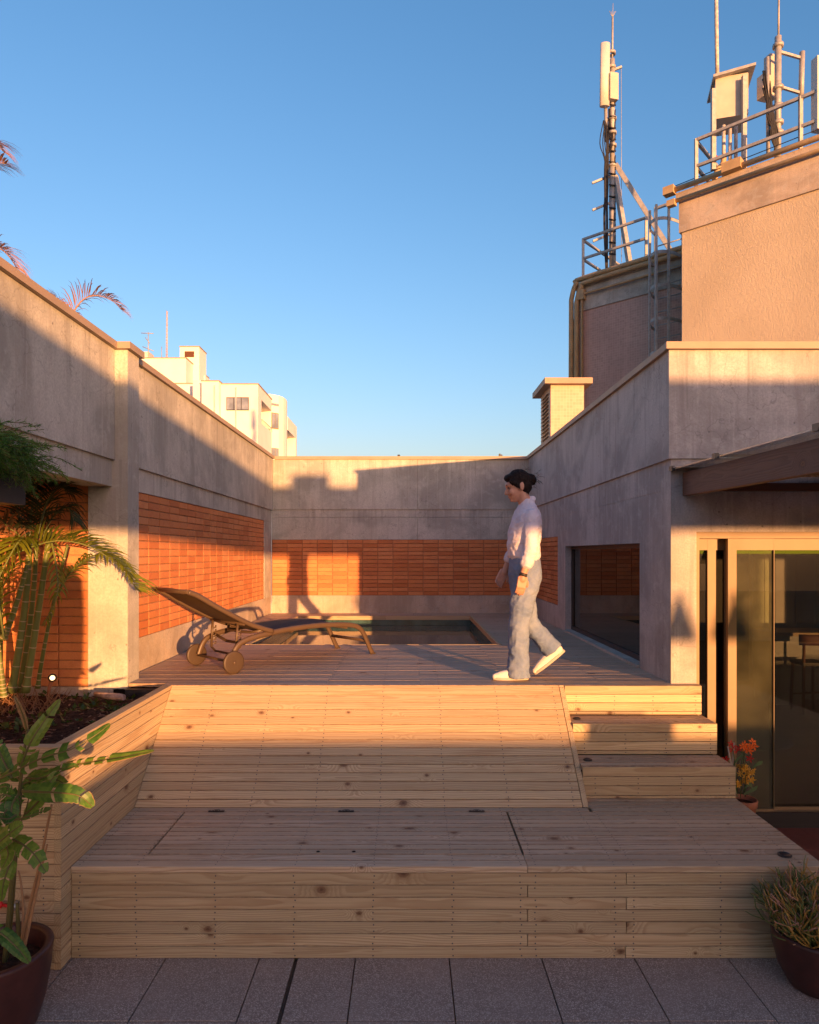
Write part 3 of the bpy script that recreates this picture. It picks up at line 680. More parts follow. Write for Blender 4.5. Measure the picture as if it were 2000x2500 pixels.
# backrest on the slope
A0, A1 = Vector((0, 4.432, .490)), Vector((0, 5.141, 1.1495)); sd = (A1-A0); SL = sd.length; sd.normalize(); sn = Vector((0, -sd.z, sd.y)); ang = math.atan2(sd.z, sd.y)
edges = [0, .058] + [.058 + (SL-.058-.085)*(i+1)/13 for i in range(13)] + [SL]
for a, b in zip(edges[:-1], edges[1:]):
    cpt = A0 + sd*((a+b)/2) - sn*.017
    plank(bench, (-.319, cpt.y, cpt.z), 2.922, b-a-.0042, .032, 'wood', (ang, 0, 0))
    for sx in (-1.44, -1.02, -.6, -.18, .24, .66, 1.09):
        for d in (-.017, .017):
            q = A0 + sd*((a+b)/2+d) + sn*.0004; scr.disc((sx + rnd.uniform(-.006, .006), q.y, q.z), .0044, sn, 6)
# side cladding towards the steps, board ends cut to the slope
def yat(z): return A0.y + (z-.49)/(1.1495-.49)*(A1.y-A0.y)
zz = .4915; i = 0
while zz < 1.14:
    z1 = min(zz + .0625, 1.1485); m = MB(); y0, y1 = yat(zz), yat(z1)
    m.hexa([(1.1465,y0,zz),(1.181,y0,zz),(1.181,5.20,zz),(1.1465,5.20,zz),(1.1465,y1,z1),(1.181,y1,z1),(1.181,5.20,z1),(1.1465,5.20,z1)])
    L = Vector((1.164, (y0+5.2)/2, (zz+z1)/2))
    me = m.mesh('plank', M['wood'], L)
    me.transform(Matrix.Rotation(R(-90), 4, 'Z')); put('plank', me, bench, L, (0, 0, R(90)))
    zz += .0645; i += 1
scr.build('screws', M['screw'], bench, kind='stuff')

# ------------------------------------------------------------------ steps
steps = empty('wooden_steps', (1.7, 4.9, .49), 'three pine steps between the sloping backrest and the glass doors', 'steps')
SXL, SXR = 1.186, 2.216
MB().box(SXL+.01, SXR-.012, 4.64, 5.2, .0, .66).box(SXL+.01, SXR-.012, 4.91, 5.2, .66, .885).box(SXL+.01, SXR-.012, 5.16, 5.22, .885, 1.10).build('core', M['hole'], steps)
s3 = MB()
for fy, zb, zt, nxt in ((4.590, .490, .706, 4.866), (4.866, .706, .929, 5.122), (5.122, .929, 1.1495, None)):
    bounds = [zt, zt-.0645, zt-.129, zt-.1935, zb+.001]
    for a, b in zip(bounds[:-1], bounds[1:]):
        plank(steps, ((SXL+SXR)/2, fy+.017, (a+b)/2), SXR-SXL, a-b-.0035, .033, 'wood', (R(90), 0, 0))
        for sx in (1.27, 1.56, 1.85, 2.17):
            for d in ((-.016, .016) if a-b > .03 else (0,)): s3.disc((sx + rnd.uniform(-.004, .004), fy-.0001, (a+b)/2+d), .0046, (0,-1,0), 6)
    if nxt:
        n = 4; y0 = fy+.036
        for k in range(n):
            ya = y0 + (nxt-y0)*k/n; yb = y0 + (nxt-y0)*(k+1)/n
            plank(steps, ((SXL+SXR)/2, (ya+yb)/2, zt-.0175), SXR-SXL, yb-ya-.007, .033, 'bench_wood')
            for sx in (1.27, 1.56, 1.85, 2.17): s3.disc((sx, (ya+yb)/2, zt+.0002), 0.0042, n=6)
s3.build('screws', M['screw'], steps, kind='stuff')
for p, r, lb in (((1.245, 5.0, .930), .028, 'black recessed deck light on the upper wooden step'), ((1.255, 4.735, .707), .030, 'black recessed deck light on the lower wooden step'), ((2.07, 3.73, .491), .036, 'black recessed deck light on the bench top by the stick plant')):
    o = empty('deck_light', p, lb, 'deck light', 'recessed deck lights in the woodwork')
    MB().lathe([(r, 0), (r, .006), (r*.82, .009)], p, 24).build('rim', M['black'], o)
    MB().lathe([(r*.82, .009), (r*.6, .003), (0, .002)], p, 24).build('lens', M['frame_dark'], o)

# ------------------------------------------------------------------ planter
pt = empty('wooden_planter', (-3.0, 4.3, 0), 'tall pine plank planter box with the palm, left of the bench', 'planter')
MB().box(-4.7, -1.83, 3.545, 3.60, 0, 1.06).box(-1.90, -1.825, 3.60, 5.14, 0, 1.06).build('core', M['hole'], pt)
ph = .0635
for i in range(18):
    z1 = 1.118 - ph*i; z0 = max(.002, z1 - ph)
    if z1 < .01: break
    plank(pt, (-3.26, 3.5195, (z0+z1)/2), 2.878, z1-z0-.003, .035, 'wood', (R(90), 0, 0))
    plank(pt, (-1.8018, 4.32, (z0+z1)/2), 1.64, z1-z0-.003, .0355, 'wood', (R(90), 0, R(90)))
plank(pt, (-3.245, 3.533, 1.1345), 2.92, .066, .030, 'wood', (0,0,0), name='cap_board')
plank(pt, (-1.8175, 4.356, 1.1345), 1.57, .066, .030, 'wood', (0,0,R(90)), name='cap_board')
ps = MB()
for i in range(17):
    for d in (-.016, .016): ps.disc((-1.875, 3.5015, 1.086-ph*i+d), .0046, (0,-1,0), 6)
ps.build('screws', M['screw'], pt, kind='stuff')
# soil
def soil_h(x, y): return 1.05 + .018*math.sin(7.1*x+1.3)*math.cos(6.3*y) + .012*math.sin(17*x-9*y) + .006*math.sin(41*x+37*y)
so = MB(); nx, ny = 70, 44; gx0, gx1, gy0, gy1 = -4.7, -1.90, 3.60, 5.245
vs = [(gx0+(gx1-gx0)*i/nx, gy0+(gy1-gy0)*j/ny, soil_h(gx0+(gx1-gx0)*i/nx, gy0+(gy1-gy0)*j/ny) + rnd.uniform(-.006, .008)) for j in range(ny+1) for i in range(nx+1)]
so.add(vs, [(j*(nx+1)+i, j*(nx+1)+i+1, (j+1)*(nx+1)+i+1, (j+1)*(nx+1)+i) for j in range(ny) for i in range(nx)], True)
so.build('soil', M['soil'], kind='structure')
wd = MB()
for k in range(330):
    x, yy = rnd.uniform(-3.6, -1.95), rnd.uniform(3.65, 5.2); z = soil_h(x, yy)
    if noise_ok := (math.sin(3.3*x+2)*math.sin(4.1*yy+1) + rnd.uniform(-.8, .8)) < -.05: continue
    s = rnd.uniform(.018, .045); n = rnd.randint(5, 9)
    for q in range(n):
        a = rnd.uniform(0, 6.28); el = rnd.uniform(.2, 1.1); L = s*rnd.uniform(.7, 1.3)
        d = Vector((math.cos(a)*math.cos(el), math.sin(a)*math.cos(el), math.sin(el))); sdv = Vector((-math.sin(a), math.cos(a), 0))*L*.32
        b0 = Vector((x, yy, z)) + d*L*.4
        wd.add([b0, b0+d*L*.5+sdv, b0+d*L, b0+d*L*.5-sdv], [(0,1,2,3)])
wd.build('weeds', M['weed'], kind='stuff')
ch = MB()
for k in range(700):
    x, yy = rnd.uniform(-3.6, -1.93), rnd.uniform(3.62, 5.22); a = rnd.uniform(0, 3.14); L = rnd.uniform(.004, .022)
    ch.obox((x, yy, soil_h(x, yy)+.005), (math.cos(a), math.sin(a), rnd.uniform(-.3, .3)), (-math.sin(a), math.cos(a), 0), (0,0,1), L, L*.35, .002)
ch.build('wood_chips', M['chips'], kind='stuff')
MB().tube([P(232,1694,5.02), P(262,1699,4.98), P(290,1702,4.95), P(303,1703,4.94)], [.016,.024,.027,.022], 10).build('dead_branch', M['bark'], label='pale dead branch lying on the soil below the concrete pillar', cat='branch')

# ------------------------------------------------------------------ spotlight
sp = empty('garden_spotlight', P(128, 1690, 5.0), 'lit round garden spotlight in the soil beside the palm canes', 'spotlight')
q = P(128, 1655, 5.0); dirv = (Vector((0,0,2.15)) - q).normalized()
MB().lathe([(.020, -.07), (.030, -.05), (.030, .004), (.026, .006)], q, 20, axis=dirv).build('housing', M['black'], sp)
MB().disc(q + dirv*.003, .018, dirv, 20).build('lens', M['lamp_on'], sp)
MB().tube([P(118,1700,5.03), P(121,1675,5.03), q - dirv*.05], .012, 8).build('stake', M['terracotta'], sp)

# ------------------------------------------------------------------ palms and plants
def frond(mb, pts, L, n, droop=.5, wid=.012, spread=1.0, rs=None, lift=.2, start=.12):
    rs = rs or rnd; pts = [Vector(p) for p in pts]
    def at(t):
        f = t*(len(pts)-1); i = min(int(f), len(pts)-2); u = f-i
        p0, p1, p2, p3 = pts[max(i-1,0)], pts[i], pts[i+1], pts[min(i+2, len(pts)-1)]
        return .5*((2*p1) + (p2-p0)*u + (2*p0-5*p1+4*p2-p3)*u*u + (3*p1-p0-3*p2+p3)*u**3)
    N_ = 18; line = [at(k/N_) for k in range(N_+1)]
    mb.mi = 1; mb.tube(line, [.009*(1-.8*k/N_) for k in range(N_+1)], 5, caps=False); mb.mi = 0
    for k in range(n):
        t = start + (1-start)*k/(n-1); p = at(t); tg = (at(min(1, t+.02)) - at(max(0, t-.02))).normalized()
        side = tg.cross(Vector((0,0,1)))
        if side.length < .05: side = Vector((1,0,0))
        side.normalize(); upv = side.cross(tg)
        env = math.sin(math.pi*min(1, .18+.82*t))**.6 if t < .85 else .75*(1-(t-.85)*3)
        for sg in (-1, 1):
            l = L*max(.25, env)*rs.uniform(.85, 1.1)
            d = (side*sg*spread + tg*rs.uniform(.55, .8) + upv*rs.uniform(lift-.15, lift+.2)).normalized()
            w_ = wid*rs.uniform(.8, 1.15); nv = d.cross(tg).normalized() if d.cross(tg).length > .01 else upv
            wv = nv.cross(d).normalized()
            a = p; ps = [a]; cur = a
            for s in range(4):
                d = (d + Vector((0,0,-1))*droop*.28*(s+.4)*rs.uniform(.7, 1.3)).normalized(); cur = cur + d*l/4; ps.append(cur)
            wds = [w_*.35, w_, w_*.9, w_*.55, .0008]
            v = []
            for pp, ww in zip(ps, wds): v += [pp - wv*ww*.5, pp + nv*ww*.18, pp + wv*ww*.5]
            f = []
            for s in range(4): f += [(s*3, s*3+1, s*3+4, s*3+3), (s*3+1, s*3+2, s*3+5, s*3+4)]
            mb.add(v, f, True)
    return mb

palm = empty('areca_palm', (-2.66, 4.75, 1.05), 'green areca palm with ringed canes in the planter before the brick alcove', 'palm')
canes = [((0,1690),(3,1500),(0,1340),4.85,9),((28,1690),(62,1470),(72,1300),4.70,16),((48,1690),(78,1480),(88,1320),4.80,13),((62,1690),(100,1450),(122,1290),4.75,15),
         ((8,1560),(38,1480),(66,1380),4.55,13),((92,1680),(118,1530),(165,1330),4.95,9),((10,1700),(0,1620),(-20,1450),4.6,14)]
for a, b, d, Y, wpx in canes:
    p0, p1, p2 = P(*a, Y), P(*b, Y-.03), P(*d, Y-.05); n = 40; r0 = wpx*.58/1660*Y
    pts = []; rr = []
    for k in range(n+1):
        t = k/n; pts.append((1-t)**2*p0 + 2*t*(1-t)*(p1*2-(p0+p2)*.5) + t*t*p2); rr.append(r0*(1-.35*t)*(1.25 if t < .04 else 1))
    m = MB(); m.tube(pts, rr, 10)
    m.mi = 1; t = .03
    while t < .97:
        i = t*n; k = int(i); pp = pts[k].lerp(pts[k+1], i-k); dd = (pts[k+1]-pts[k]).normalized()
        m.tube([pp-dd*.0035, pp, pp+dd*.0035], [rr[k]*1.02, rr[k]*1.10, rr[k]*1.02], 10, caps=False)
        t += rnd.uniform(.04, .12)
    m.build('cane', [M['cane'], M['cane_ring']], palm)
fr_specs = [  # pixel path, depth, leaflet length, count, droop, material
    ([(-60,1420),(0,1372),(60,1342),(140,1320),(220,1335),(290,1382),(335,1440)], [4.55,4.55,4.6,4.62,4.66,4.7,4.7], .36, 52, .35, 'palm_leaf', .5),
    ([(140,1455),(165,1405),(205,1368),(250,1352),(295,1368),(325,1410)], [4.8,4.8,4.78,4.75,4.72,4.7], .20, 34, .6, 'palm_leaf', .1),
    ([(70,1300),(40,1330),(-5,1420),(-30,1520)], [4.6,4.45,4.35,4.3], .30, 30, .5, 'palm_leaf', .2),
    ([(120,1300),(135,1370),(140,1450),(110,1520)], [4.75,4.65,4.6,4.6], .12, 16, .8, 'palm_leaf', .0),
    ([(90,1330),(110,1240),(140,1190),(165,1200)], [4.8,4.85,4.95,5.0], .34, 34, .45, 'palm_shaded', .3),
    ([(75,1320),(80,1220),(110,1150),(150,1160)], [4.9,4.95,5.0,5.05], .36, 36, .5, 'palm_shaded', .3),
    ([(60,1330),(40,1230),(20,1170),(-20,1180)], [4.9,4.9,4.9,4.9], .34, 36, .5, 'palm_shaded', .3),
    ([(40,1350),(20,1290),(-10,1260),(-50,1270)], [4.7,4.65,4.6,4.6], .30, 30, .6, 'palm_shaded', .2),
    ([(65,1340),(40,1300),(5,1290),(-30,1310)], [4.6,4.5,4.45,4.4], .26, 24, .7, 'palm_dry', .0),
    ([(100,1320),(130,1260),(165,1240),(180,1270)], [4.95,5.0,5.05,5.05], .28, 28, .6, 'palm_shaded', .2),
    ([(10,1560),(0,1460),(30,1390),(60,1370)], [4.5,4.45,4.4,4.4], .14, 14, .5, 'palm_leaf', .2)]
for pth, ys, L, n, dr, mt, lf in fr_specs:
    frond(MB(), [P(x, y_, Y) for (x, y_), Y in zip(pth, ys)], L, n, dr, .016, .85, lift=lf).build('frond', [M[mt], M['cane']], palm)
bs = MB()
for k in range(150):
    a = rnd.uniform(0, 6.28); b0 = Vector((rnd.uniform(-2.95, -2.45), rnd.uniform(4.6, 4.95), 1.05)); L = rnd.uniform(.06, .24)
    d = Vector((math.cos(a)*.5, math.sin(a)*.5, rnd.uniform(.3, 1.1))).normalized()
    bs.tube([b0, b0+d*L*.6, b0+d*L+Vector((0,0,-.02))], [.003, .0025, .001], 4, caps=False)
bs.build('dry_sheath', M['palm_dry'], palm, kind='stuff')

def dry_palm(name, root, label, specs, trunk):
    o = empty(name, root, label, 'palm', 'dry palms behind the wall')
    MB().tube(trunk, [.09, .07, .05], 10).build('trunk', M['dry_stem'], o)
    for pth, Y, L, n in specs:
        frond(MB(), [P(x, y_, Y) for x, y_ in pth], L, n, .45, .010, .7, lift=.35).build('frond', [M['pink_dry'], M['dry_stem']], o)
dry_palm('dry_palm', (-3.2, 6.5, 0), 'dry pinkish palm frond arching above the wall just left of the pillar',
    [([(165,800),(178,765),(205,730),(240,722),(275,735),(296,756)], 6.5, .30, 40), ([(170,800),(160,765),(140,735),(125,722)], 6.7, .22, 24)], [(-3.2,6.5,0), (-3.2,6.5,3), P(168,810,6.5)])
dry_palm('dry_palm', (-3.9, 5.9, 0), 'dry pinkish palm fronds at the photo edge above the wall end',
    [([(-60,640),(-25,605),(5,610),(32,640),(52,682)], 5.9, .28, 36), ([(-90,420),(-50,355),(-20,345),(8,370)], 5.9, .30, 34), ([(-80,440),(-40,410),(-5,398),(14,400)], 5.9, .26, 22)], [(-3.9,5.9,0), (-3.9,5.9,3), P(-75,640,5.9)])

# hanging fern
fb = empty('hanging_planter', (-2.12, 2.8, 2.4), 'black metal planter box hung on the concrete parapet', 'planter')
MB().box(-2.236, -2.0, 2.0, 3.56, 2.40, 2.405).box(-2.004, -2.0, 2.0, 3.56, 2.405, 2.655).box(-2.236, -2.232, 2.0, 3.56, 2.405, 2.655).box(-2.232, -2.004, 3.556, 3.56, 2.405, 2.655).box(-2.232, -2.004, 2.0, 2.004, 2.405, 2.655).build('box', M['black'], fb)
MB().box(-2.231, -2.005, 2.005, 3.555, 2.58, 2.62).build('soil', M['soil'], fb)
fe = empty('asparagus_fern', (-2.12, 3.2, 2.62), 'feathery green asparagus fern spilling from the black hanging planter', 'fern')
fm = MB(); fs = MB()
for k in range(420):
    b0 = Vector((rnd.uniform(-2.2, -2.02), rnd.uniform(2.7, 3.54), 2.62)); a = rnd.gauss(.2, .9)
    d = Vector((math.cos(a)*.8, math.sin(a)*.9, rnd.uniform(.0, 1.0))).normalized(); L = rnd.uniform(.16, .36)
    pts = [b0]; cur = b0
    for s in range(6):
        d = (d + Vector((0,0,-1))*rnd.uniform(.0, .36)).normalized(); cur = cur + d*L/6
        if cur.x < -2.225: cur.x = -2.225 + rnd.uniform(0, .03)
        pts.append(cur)
    fs.tube(pts, [.0018]*7, 3, caps=False)
    for s in range(1, 6):
        for u in (0, .33, .66):
            p = pts[s].lerp(pts[s+1], u) if s < 6 else pts[s]; tg = (pts[s+1]-pts[s]).normalized()
            for q in range(6):
                v = Vector((rnd.gauss(0,1), rnd.gauss(0,1), rnd.gauss(0,1))); v = (v - tg*v.dot(tg)*.3 + tg*.7).normalized()
                wv = v.cross(tg)
                if wv.length < .01: continue
                wv.normalize(); l = rnd.uniform(.018, .042)
                fm.add([p - wv*.0009, p + v*l*.5 - wv*.0022, p + v*l, p + v*l*.5 + wv*.0022], [(0,1,2,3)])
fm.build('foliage', M['fern'], fe); fs.build('stalks', M['stem_green'], fe)

# broad-leaved plant in the brown pot
bp = empty('plant_pot', (-1.865, 3.08, 0), 'large round brown pot standing before the planter corner', 'pot')
prof = [(0, .0), (.165, 0), (.172, .01), (.205, .12), (.225, .25), (.232, .335), (.236, .35), (.230, .357), (.205, .357), (.198, .345), (.19, .27)]
MB().lathe(prof, (-1.865, 3.08, 0), 56).build('body', M['pot_brown'], bp)
MB().lathe([(.193, .275), (.12, .283), (0, .286)], (-1.865, 3.08, 0), 32).build('soil', M['soil'], bp)
pb = empty('broad_leaf_plant', (-1.865, 3.08, .28), 'tall plant with ragged banana-like leaves growing in the brown pot', 'plant')
def bez(pts, n):
    pts = [Vector(p) for p in pts]; out = []
    for k in range(n+1):
        f = k/n*(len(pts)-1); i = min(int(f), len(pts)-2); u = f-i
        p0, p1, p2, p3 = pts[max(i-1,0)], pts[i], pts[i+1], pts[min(i+2, len(pts)-1)]
        out.append(.5*((2*p1) + (p2-p0)*u + (2*p0-5*p1+4*p2-p3)*u*u + (3*p1-p0-3*p2+p3)*u**3))
    return out
def broad_leaf(pts, width, nrm=(0,-1,.6), fold=.35, tears=5, mat='broad', taper=.6, seed=0, edge=.05):
    r = random.Random(seed); n = 30; line = bez(pts, n); m = MB()
    m.mi = 2; m.tube(line, [.006*(1-.75*k/n) for k in range(n+1)], 6, caps=False)
    tearset = set(r.sample(range(4, n-3), tears)) if tears else set()
    for sg in (-1, 1):
        prev = None; lag = 0; shr = 1.; curl = r.uniform(0, .3)
        for k in range(n+1):
            t = k/n; tg = (line[min(k+1, n)] - line[max(k-1, 0)]).normalized()
            s = tg.cross(Vector(nrm)).normalized(); up = s.cross(tg)
            wd_ = width*.58*1.9*((t*.97+.03)**.5)*((1.02-t)**(.45+taper*.6))
            if k in tearset: shr = r.uniform(.74, 1.08); curl = r.uniform(-.2, .45); prev = None
            jag = shr*(1 + r.uniform(-.07, .07))
            o = s*sg*wd_*jag
            d1 = line[k] + o*.5 + up*wd_*fold*.55*jag + tg*wd_*.18
            d2 = line[k] + o*(1-edge) + up*wd_*(fold*.75 - curl*.6)*jag + tg*wd_*.38
            d3 = line[k] + o*(1-curl*.25) + up*wd_*(fold*.7 - curl)*jag + tg*wd_*.45
            cur = [line[k], d1, d2, d3]
            if prev:
                for q, mi in ((0,0),(1,0),(2,1)):
                    m.mi = mi; a, b = prev, cur
                    f = [a[q], a[q+1], b[q+1], b[q]]
                    m.add(f if sg > 0 else f[::-1], [(0,1,2,3)], True)
            prev = cur
    return m.build('leaf', [M[mat], M['broad_edge'], M['stem_green']], pb)
def LP(*a): return [P(x, y_, Y) for x, y_, Y in a]
broad_leaf(LP((50,1872,3.05),(76,1810,3.06),(110,1758,3.1),(146,1708,3.15)), .075, (.6,-1,.2), .3, 3, 'broad_lt', .55, 1)
broad_leaf(LP((66,1785,3.1),(58,1752,3.08),(46,1722,3.06),(34,1698,3.05)), .026, (.3,-1,.2), .6, 0, 'broad_edge', .5, 2)
broad_leaf(LP((-6,1905,3.0),(50,1876,2.98),(110,1848,2.96),(172,1830,2.96),(230,1797,3.0),(268,1768,3.02)), .085, (.1,-.8,.75), .1, 9, 'broad', .4, 3, .10)
broad_leaf(LP((80,1910,3.1),(150,1876,3.08),(225,1860,3.06),(300,1848,3.02),(376,1833,3.0)), .06, (.1,-.6,1), .5, 7, 'broad_lt', .42, 4, .10)
broad_leaf(LP((55,1932,2.95),(100,1934,2.92),(150,1936,2.9),(195,1944,2.9),(226,1970,2.92)), .092, (.1,-1,.35), -.1, 2, 'broad', .45, 5, .08)
broad_leaf(LP((38,2002,2.9),(70,1994,2.88),(100,1982,2.88),(124,1974,2.88)), .04, (0,-.7,1), .3, 5, 'broad', .5, 6, .10)
broad_leaf(LP((50,1905,3.15),(20,1880,3.2),(0,1878,3.2),(-30,1890,3.2)), .07, (0,-1,.4), .3, 4, 'broad', .5, 7, .10)
broad_leaf(LP((52,1925,3.15),(75,1915,3.18),(100,1895,3.2),(120,1880,3.2)), .07, (0,-1,.3), .3, 3, 'broad', .5, 8, .1)
broad_leaf(LP((35,1955,3.0),(18,1975,2.95),(4,1995,2.92),(-12,2015,2.9)), .075, (.4,-1,.2), .2, 3, 'broad', .5, 9)
broad_leaf(LP((30,1930,3.1),(8,1925,3.1),(-20,1940,3.1)), .06, (0,-1,.5), .2, 2, 'broad', .5, 10)
broad_leaf(LP((-30,2080,2.75),(0,2055,2.72),(30,2030,2.7),(55,2012,2.7)), .085, (0,-.9,.6), .2, 1, 'broad_lt', .5, 11)
broad_leaf(LP((30,2050,2.78),(55,2062,2.75),(85,2088,2.72),(112,2130,2.7)), .075, (.2,-.9,.5), .15, 3, 'broad_lt', .45, 12)
broad_leaf(LP((-25,2015,2.85),(5,2050,2.8),(20,2085,2.78),(5,2120,2.78)), .075, (0,-1,.3), .2, 2, 'broad_lt', .5, 13)
broad_leaf(LP((-30,2262,2.95),(10,2285,2.93),(45,2318,2.92),(72,2350,2.92)), .075, (.2,-.8,.7), .35, 1, 'broad', .5, 14)
broad_leaf(LP((65,1900,3.05),(100,1900,3.02),(150,1878,3.0),(188,1868,3.0)), .05, (0,-.8,.8), .3, 5, 'broad', .45, 15, .10)
broad_leaf(LP((40,1990,2.95),(20,2000,2.92),(0,1998,2.9),(-20,2005,2.9)), .05, (0,-.8,.8), .2, 4, 'broad', .5, 16, .10)
for k, (pth, wd3, nr) in enumerate((
        (((60,1990,3.0),(92,1958,2.98),(118,1915,2.98),(140,1885,3.0)), .06, (.2,-1,.4)), (((20,1985,3.05),(40,1950,3.08),(70,1915,3.12),(90,1880,3.14)), .075, (.3,-1,.2)),
        (((45,1940,3.0),(30,1965,2.96),(28,2005,2.94),(36,2040,2.94)), .07, (.3,-1,.1)), (((55,1915,3.1),(95,1900,3.1),(140,1905,3.08),(170,1925,3.06)), .075, (0,-1,.5)),
        (((30,1900,3.15),(5,1850,3.18),(-10,1815,3.2),(-30,1790,3.2)), .07, (.4,-1,.2)), (((35,1950,3.0),(10,1940,2.98),(-15,1950,2.95)), .07, (0,-1,.3)),
        (((40,2070,2.95),(20,2120,2.9),(8,2160,2.88),(4,2200,2.88)), .065, (.5,-1,0)))): broad_leaf(LP(*pth), wd3, nr, .2, 3, 'broad' if k % 3 else 'broad_lt', .45, 40+k)
for pts, r0, mt in ((LP((8,2385,3.1),(20,2250,3.1),(36,2050,3.07),(48,1930,3.06),(58,1840,3.07),(68,1780,3.1)), .011, 'stem_green'), (LP((12,2390,3.12),(28,2240,3.14),(42,2060,3.1),(52,1935,3.08)), .009, 'stem_green'),
        (LP((50,2318,3.06),(72,2215,3.05),(98,2105,3.03),(126,1965,3.0)), .010, 'dry_stem'), (LP((58,2318,3.04),(84,2200,3.03),(104,2110,3.02),(115,2062,3.0)), .008, 'dry_stem'),
        (LP((52,2318,3.1),(57,2230,3.12),(52,2160,3.14),(45,2126,3.16)), .007, 'dry_stem'), (LP((46,2300,3.12),(43,2230,3.12),(41,2206,3.12)), .011, 'stem_green'), (LP((50,1932,3.06),(100,1926,3.08),(135,1895,3.08),(160,1874,3.08)), .005, 'stem_green'), (LP((30,2060,3.0),(60,1985,2.98),(70,1950,2.96)), .004, 'stem_green')):
    MB().tube(bez(pts, 14), [r0*(1-.5*k/14) for k in range(15)], 8).build('stem', M[mt], pb)
tp = empty('garden_tap', P(30, 2214, 3.47), 'small dark chrome garden tap with red knob on the planter front', 'tap')
tq = P(30, 2214, 3.46); MB().ball(tq, .024, .02, .024).tube([tq, tq+Vector((0,.06,0))], .012, 10).build('body', M['steel'], tp)
MB().ball(tq+Vector((-.065,-.005,.012)), .02, .018, .02).tube([tq, tq+Vector((-.06,0,.01))], .008, 8).build('knob', M['red_light'], tp)

# stick plant in the second brown pot
bp2 = empty('plant_pot', (2.035, 3.38, 0), 'round brown pot at the right end of the bench front', 'pot')
MB().lathe([(0, 0), (.12, 0), (.128, .008), (.175, .09), (.2, .19), (.207, .255), (.208, .272), (.2, .276), (.185, .274), (.178, .22)], (2.035, 3.38, 0), 48).build('body', M['pot_brown'], bp2)
MB().lathe([(.182, .215), (.1, .225), (0, .228)], (2.035, 3.38, 0), 28).build('soil', M['soil'], bp2)
sk = empty('stick_plant', (2.035, 3.38, .22), 'bushy stick plant with pink and orange twig tips in the pot by the bench', 'plant')
sm_ = MB(); r = random.Random(5)
def twig(p, d, L, rad, depth, m):
    pts = [p]; cur = p; dd = d
    for s in range(3):
        dd = (dd + Vector((r.gauss(0,.2), r.gauss(0,.2), r.gauss(.08,.12)))).normalized(); cur = cur + dd*L/3
        if cur.y > 3.58: cur.y = 3.58
        pts.append(cur)
    m.mi = 0 if depth < 2 else (0 if r.random() < .40 else (1 if r.random() < .5 else 2))
    if depth == 1 and r.random() < .25: m.mi = 1
    m.tube(pts, [rad, rad*.92, rad*.85, rad*.6], 5)
    if depth < 2:
        for q in range(r.randint(2, 4) if depth else r.randint(3, 5)):
            nd_ = (dd + Vector((r.gauss(0,.42), r.gauss(0,.42), r.gauss(.12,.25)))).normalized()
            twig(cur if r.random() < .6 else pts[2], nd_, L*r.uniform(.55, .9), rad*.82, depth+1, m)
for k in range(70):
    a = r.uniform(0, 6.28); el = r.uniform(.15, 1.45); d = Vector((math.cos(a)*math.cos(el), math.sin(a)*math.cos(el), math.sin(el)))
    twig(Vector((2.035+.07*math.cos(a), 3.38+.07*math.sin(a), .22)), d, r.uniform(.09, .17), .0047, 0, sm_)
for k in range(7):
    a = R(170) + r.uniform(-.8, .8); twig(Vector((1.98, 3.33, .25)), Vector((math.cos(a), math.sin(a)*.6, r.uniform(-.1, .25))).normalized(), .11, .0042, 1, sm_)
sm_.build('twigs', [M['stick_green'], M['stick_orange'], M['stick_pink']], sk)

# orchid pot
op = empty('flower_pot', (2.46, 4.98, .033), 'small terracotta pot on the red floor beside the lowest step', 'pot')
MB().lathe([(0, .034), (.062, .034), (.085, .30), (.094, .302), (.098, .345), (.094, .352), (.084, .348), (.08, .30)], (2.46, 4.98, 0), 32).build('body', M['terracotta'], op)
MB().lathe([(.083, .318), (0, .325)], (2.46, 4.98, 0), 24).build('soil', M['soil'], op)
oc = empty('orchid', (2.46, 4.98, .32), 'flowering orchid with yellow, orange and red blooms in the terracotta pot', 'flowers')
r = random.Random(11)
def flower(p, s, mat, parent=oc):
    m = MB(); ax = Vector((r.gauss(0,.5), -1, r.gauss(.2,.4))).normalized(); u = ax.orthogonal().normalized(); v = ax.cross(u)
    for k in range(5):
        a = k*1.2566 + r.uniform(-.2, .2); d = (u*math.cos(a)+v*math.sin(a)); e = ax.cross(d)
        m.add([p, p+d*s*.55+e*s*.24+ax*s*.15, p+d*s*1.1+ax*s*.1, p+d*s*.55-e*s*.24+ax*s*.15], [(0,1,2,3)], False)
    m.ball(p+ax*s*.15, s*.18, n=6, m=4); return m.build('flower', mat, parent)
for k in range(30): flower(P(r.uniform(1800,1842), r.uniform(1868,1918), 4.98 + r.uniform(-.06,.06)), r.uniform(.018,.030), M['petal_yellow'])
for px, py in ((1813,1822),(1822,1829),(1838,1812),(1830,1833),(1842,1822),(1818,1818),(1828,1824)): flower(P(px, py, 4.97), .032, M['petal_orange'])
for px, py in ((1784,1816),(1792,1822),(1806,1826),(1772,1853),(1797,1834),(1788,1830),(1831,1853)): flower(P(px, py, 5.0), .030, M['glaze_red'])
for a, b in (((1808,1948),(1812,1830)), ((1820,1945),(1816,1835)), ((1800,1946),(1790,1830))):
    MB().tube([P(*a, 4.98), P((a[0]+b[0])/2+2, (a[1]+b[1])/2, 4.98), P(*b, 4.98)], .003, 6).build('stem', M['orchid_leaf'], oc)
for a, b in (((1786,1870),(1777,1822)), ((1788,1870),(1793,1813))): MB().tube([P(a[0]+12, 1945, 5.0), P(*a, 5.0), P(*b, 5.0)], .0055, 6).build('support_stick', M['pale_stick'], oc)
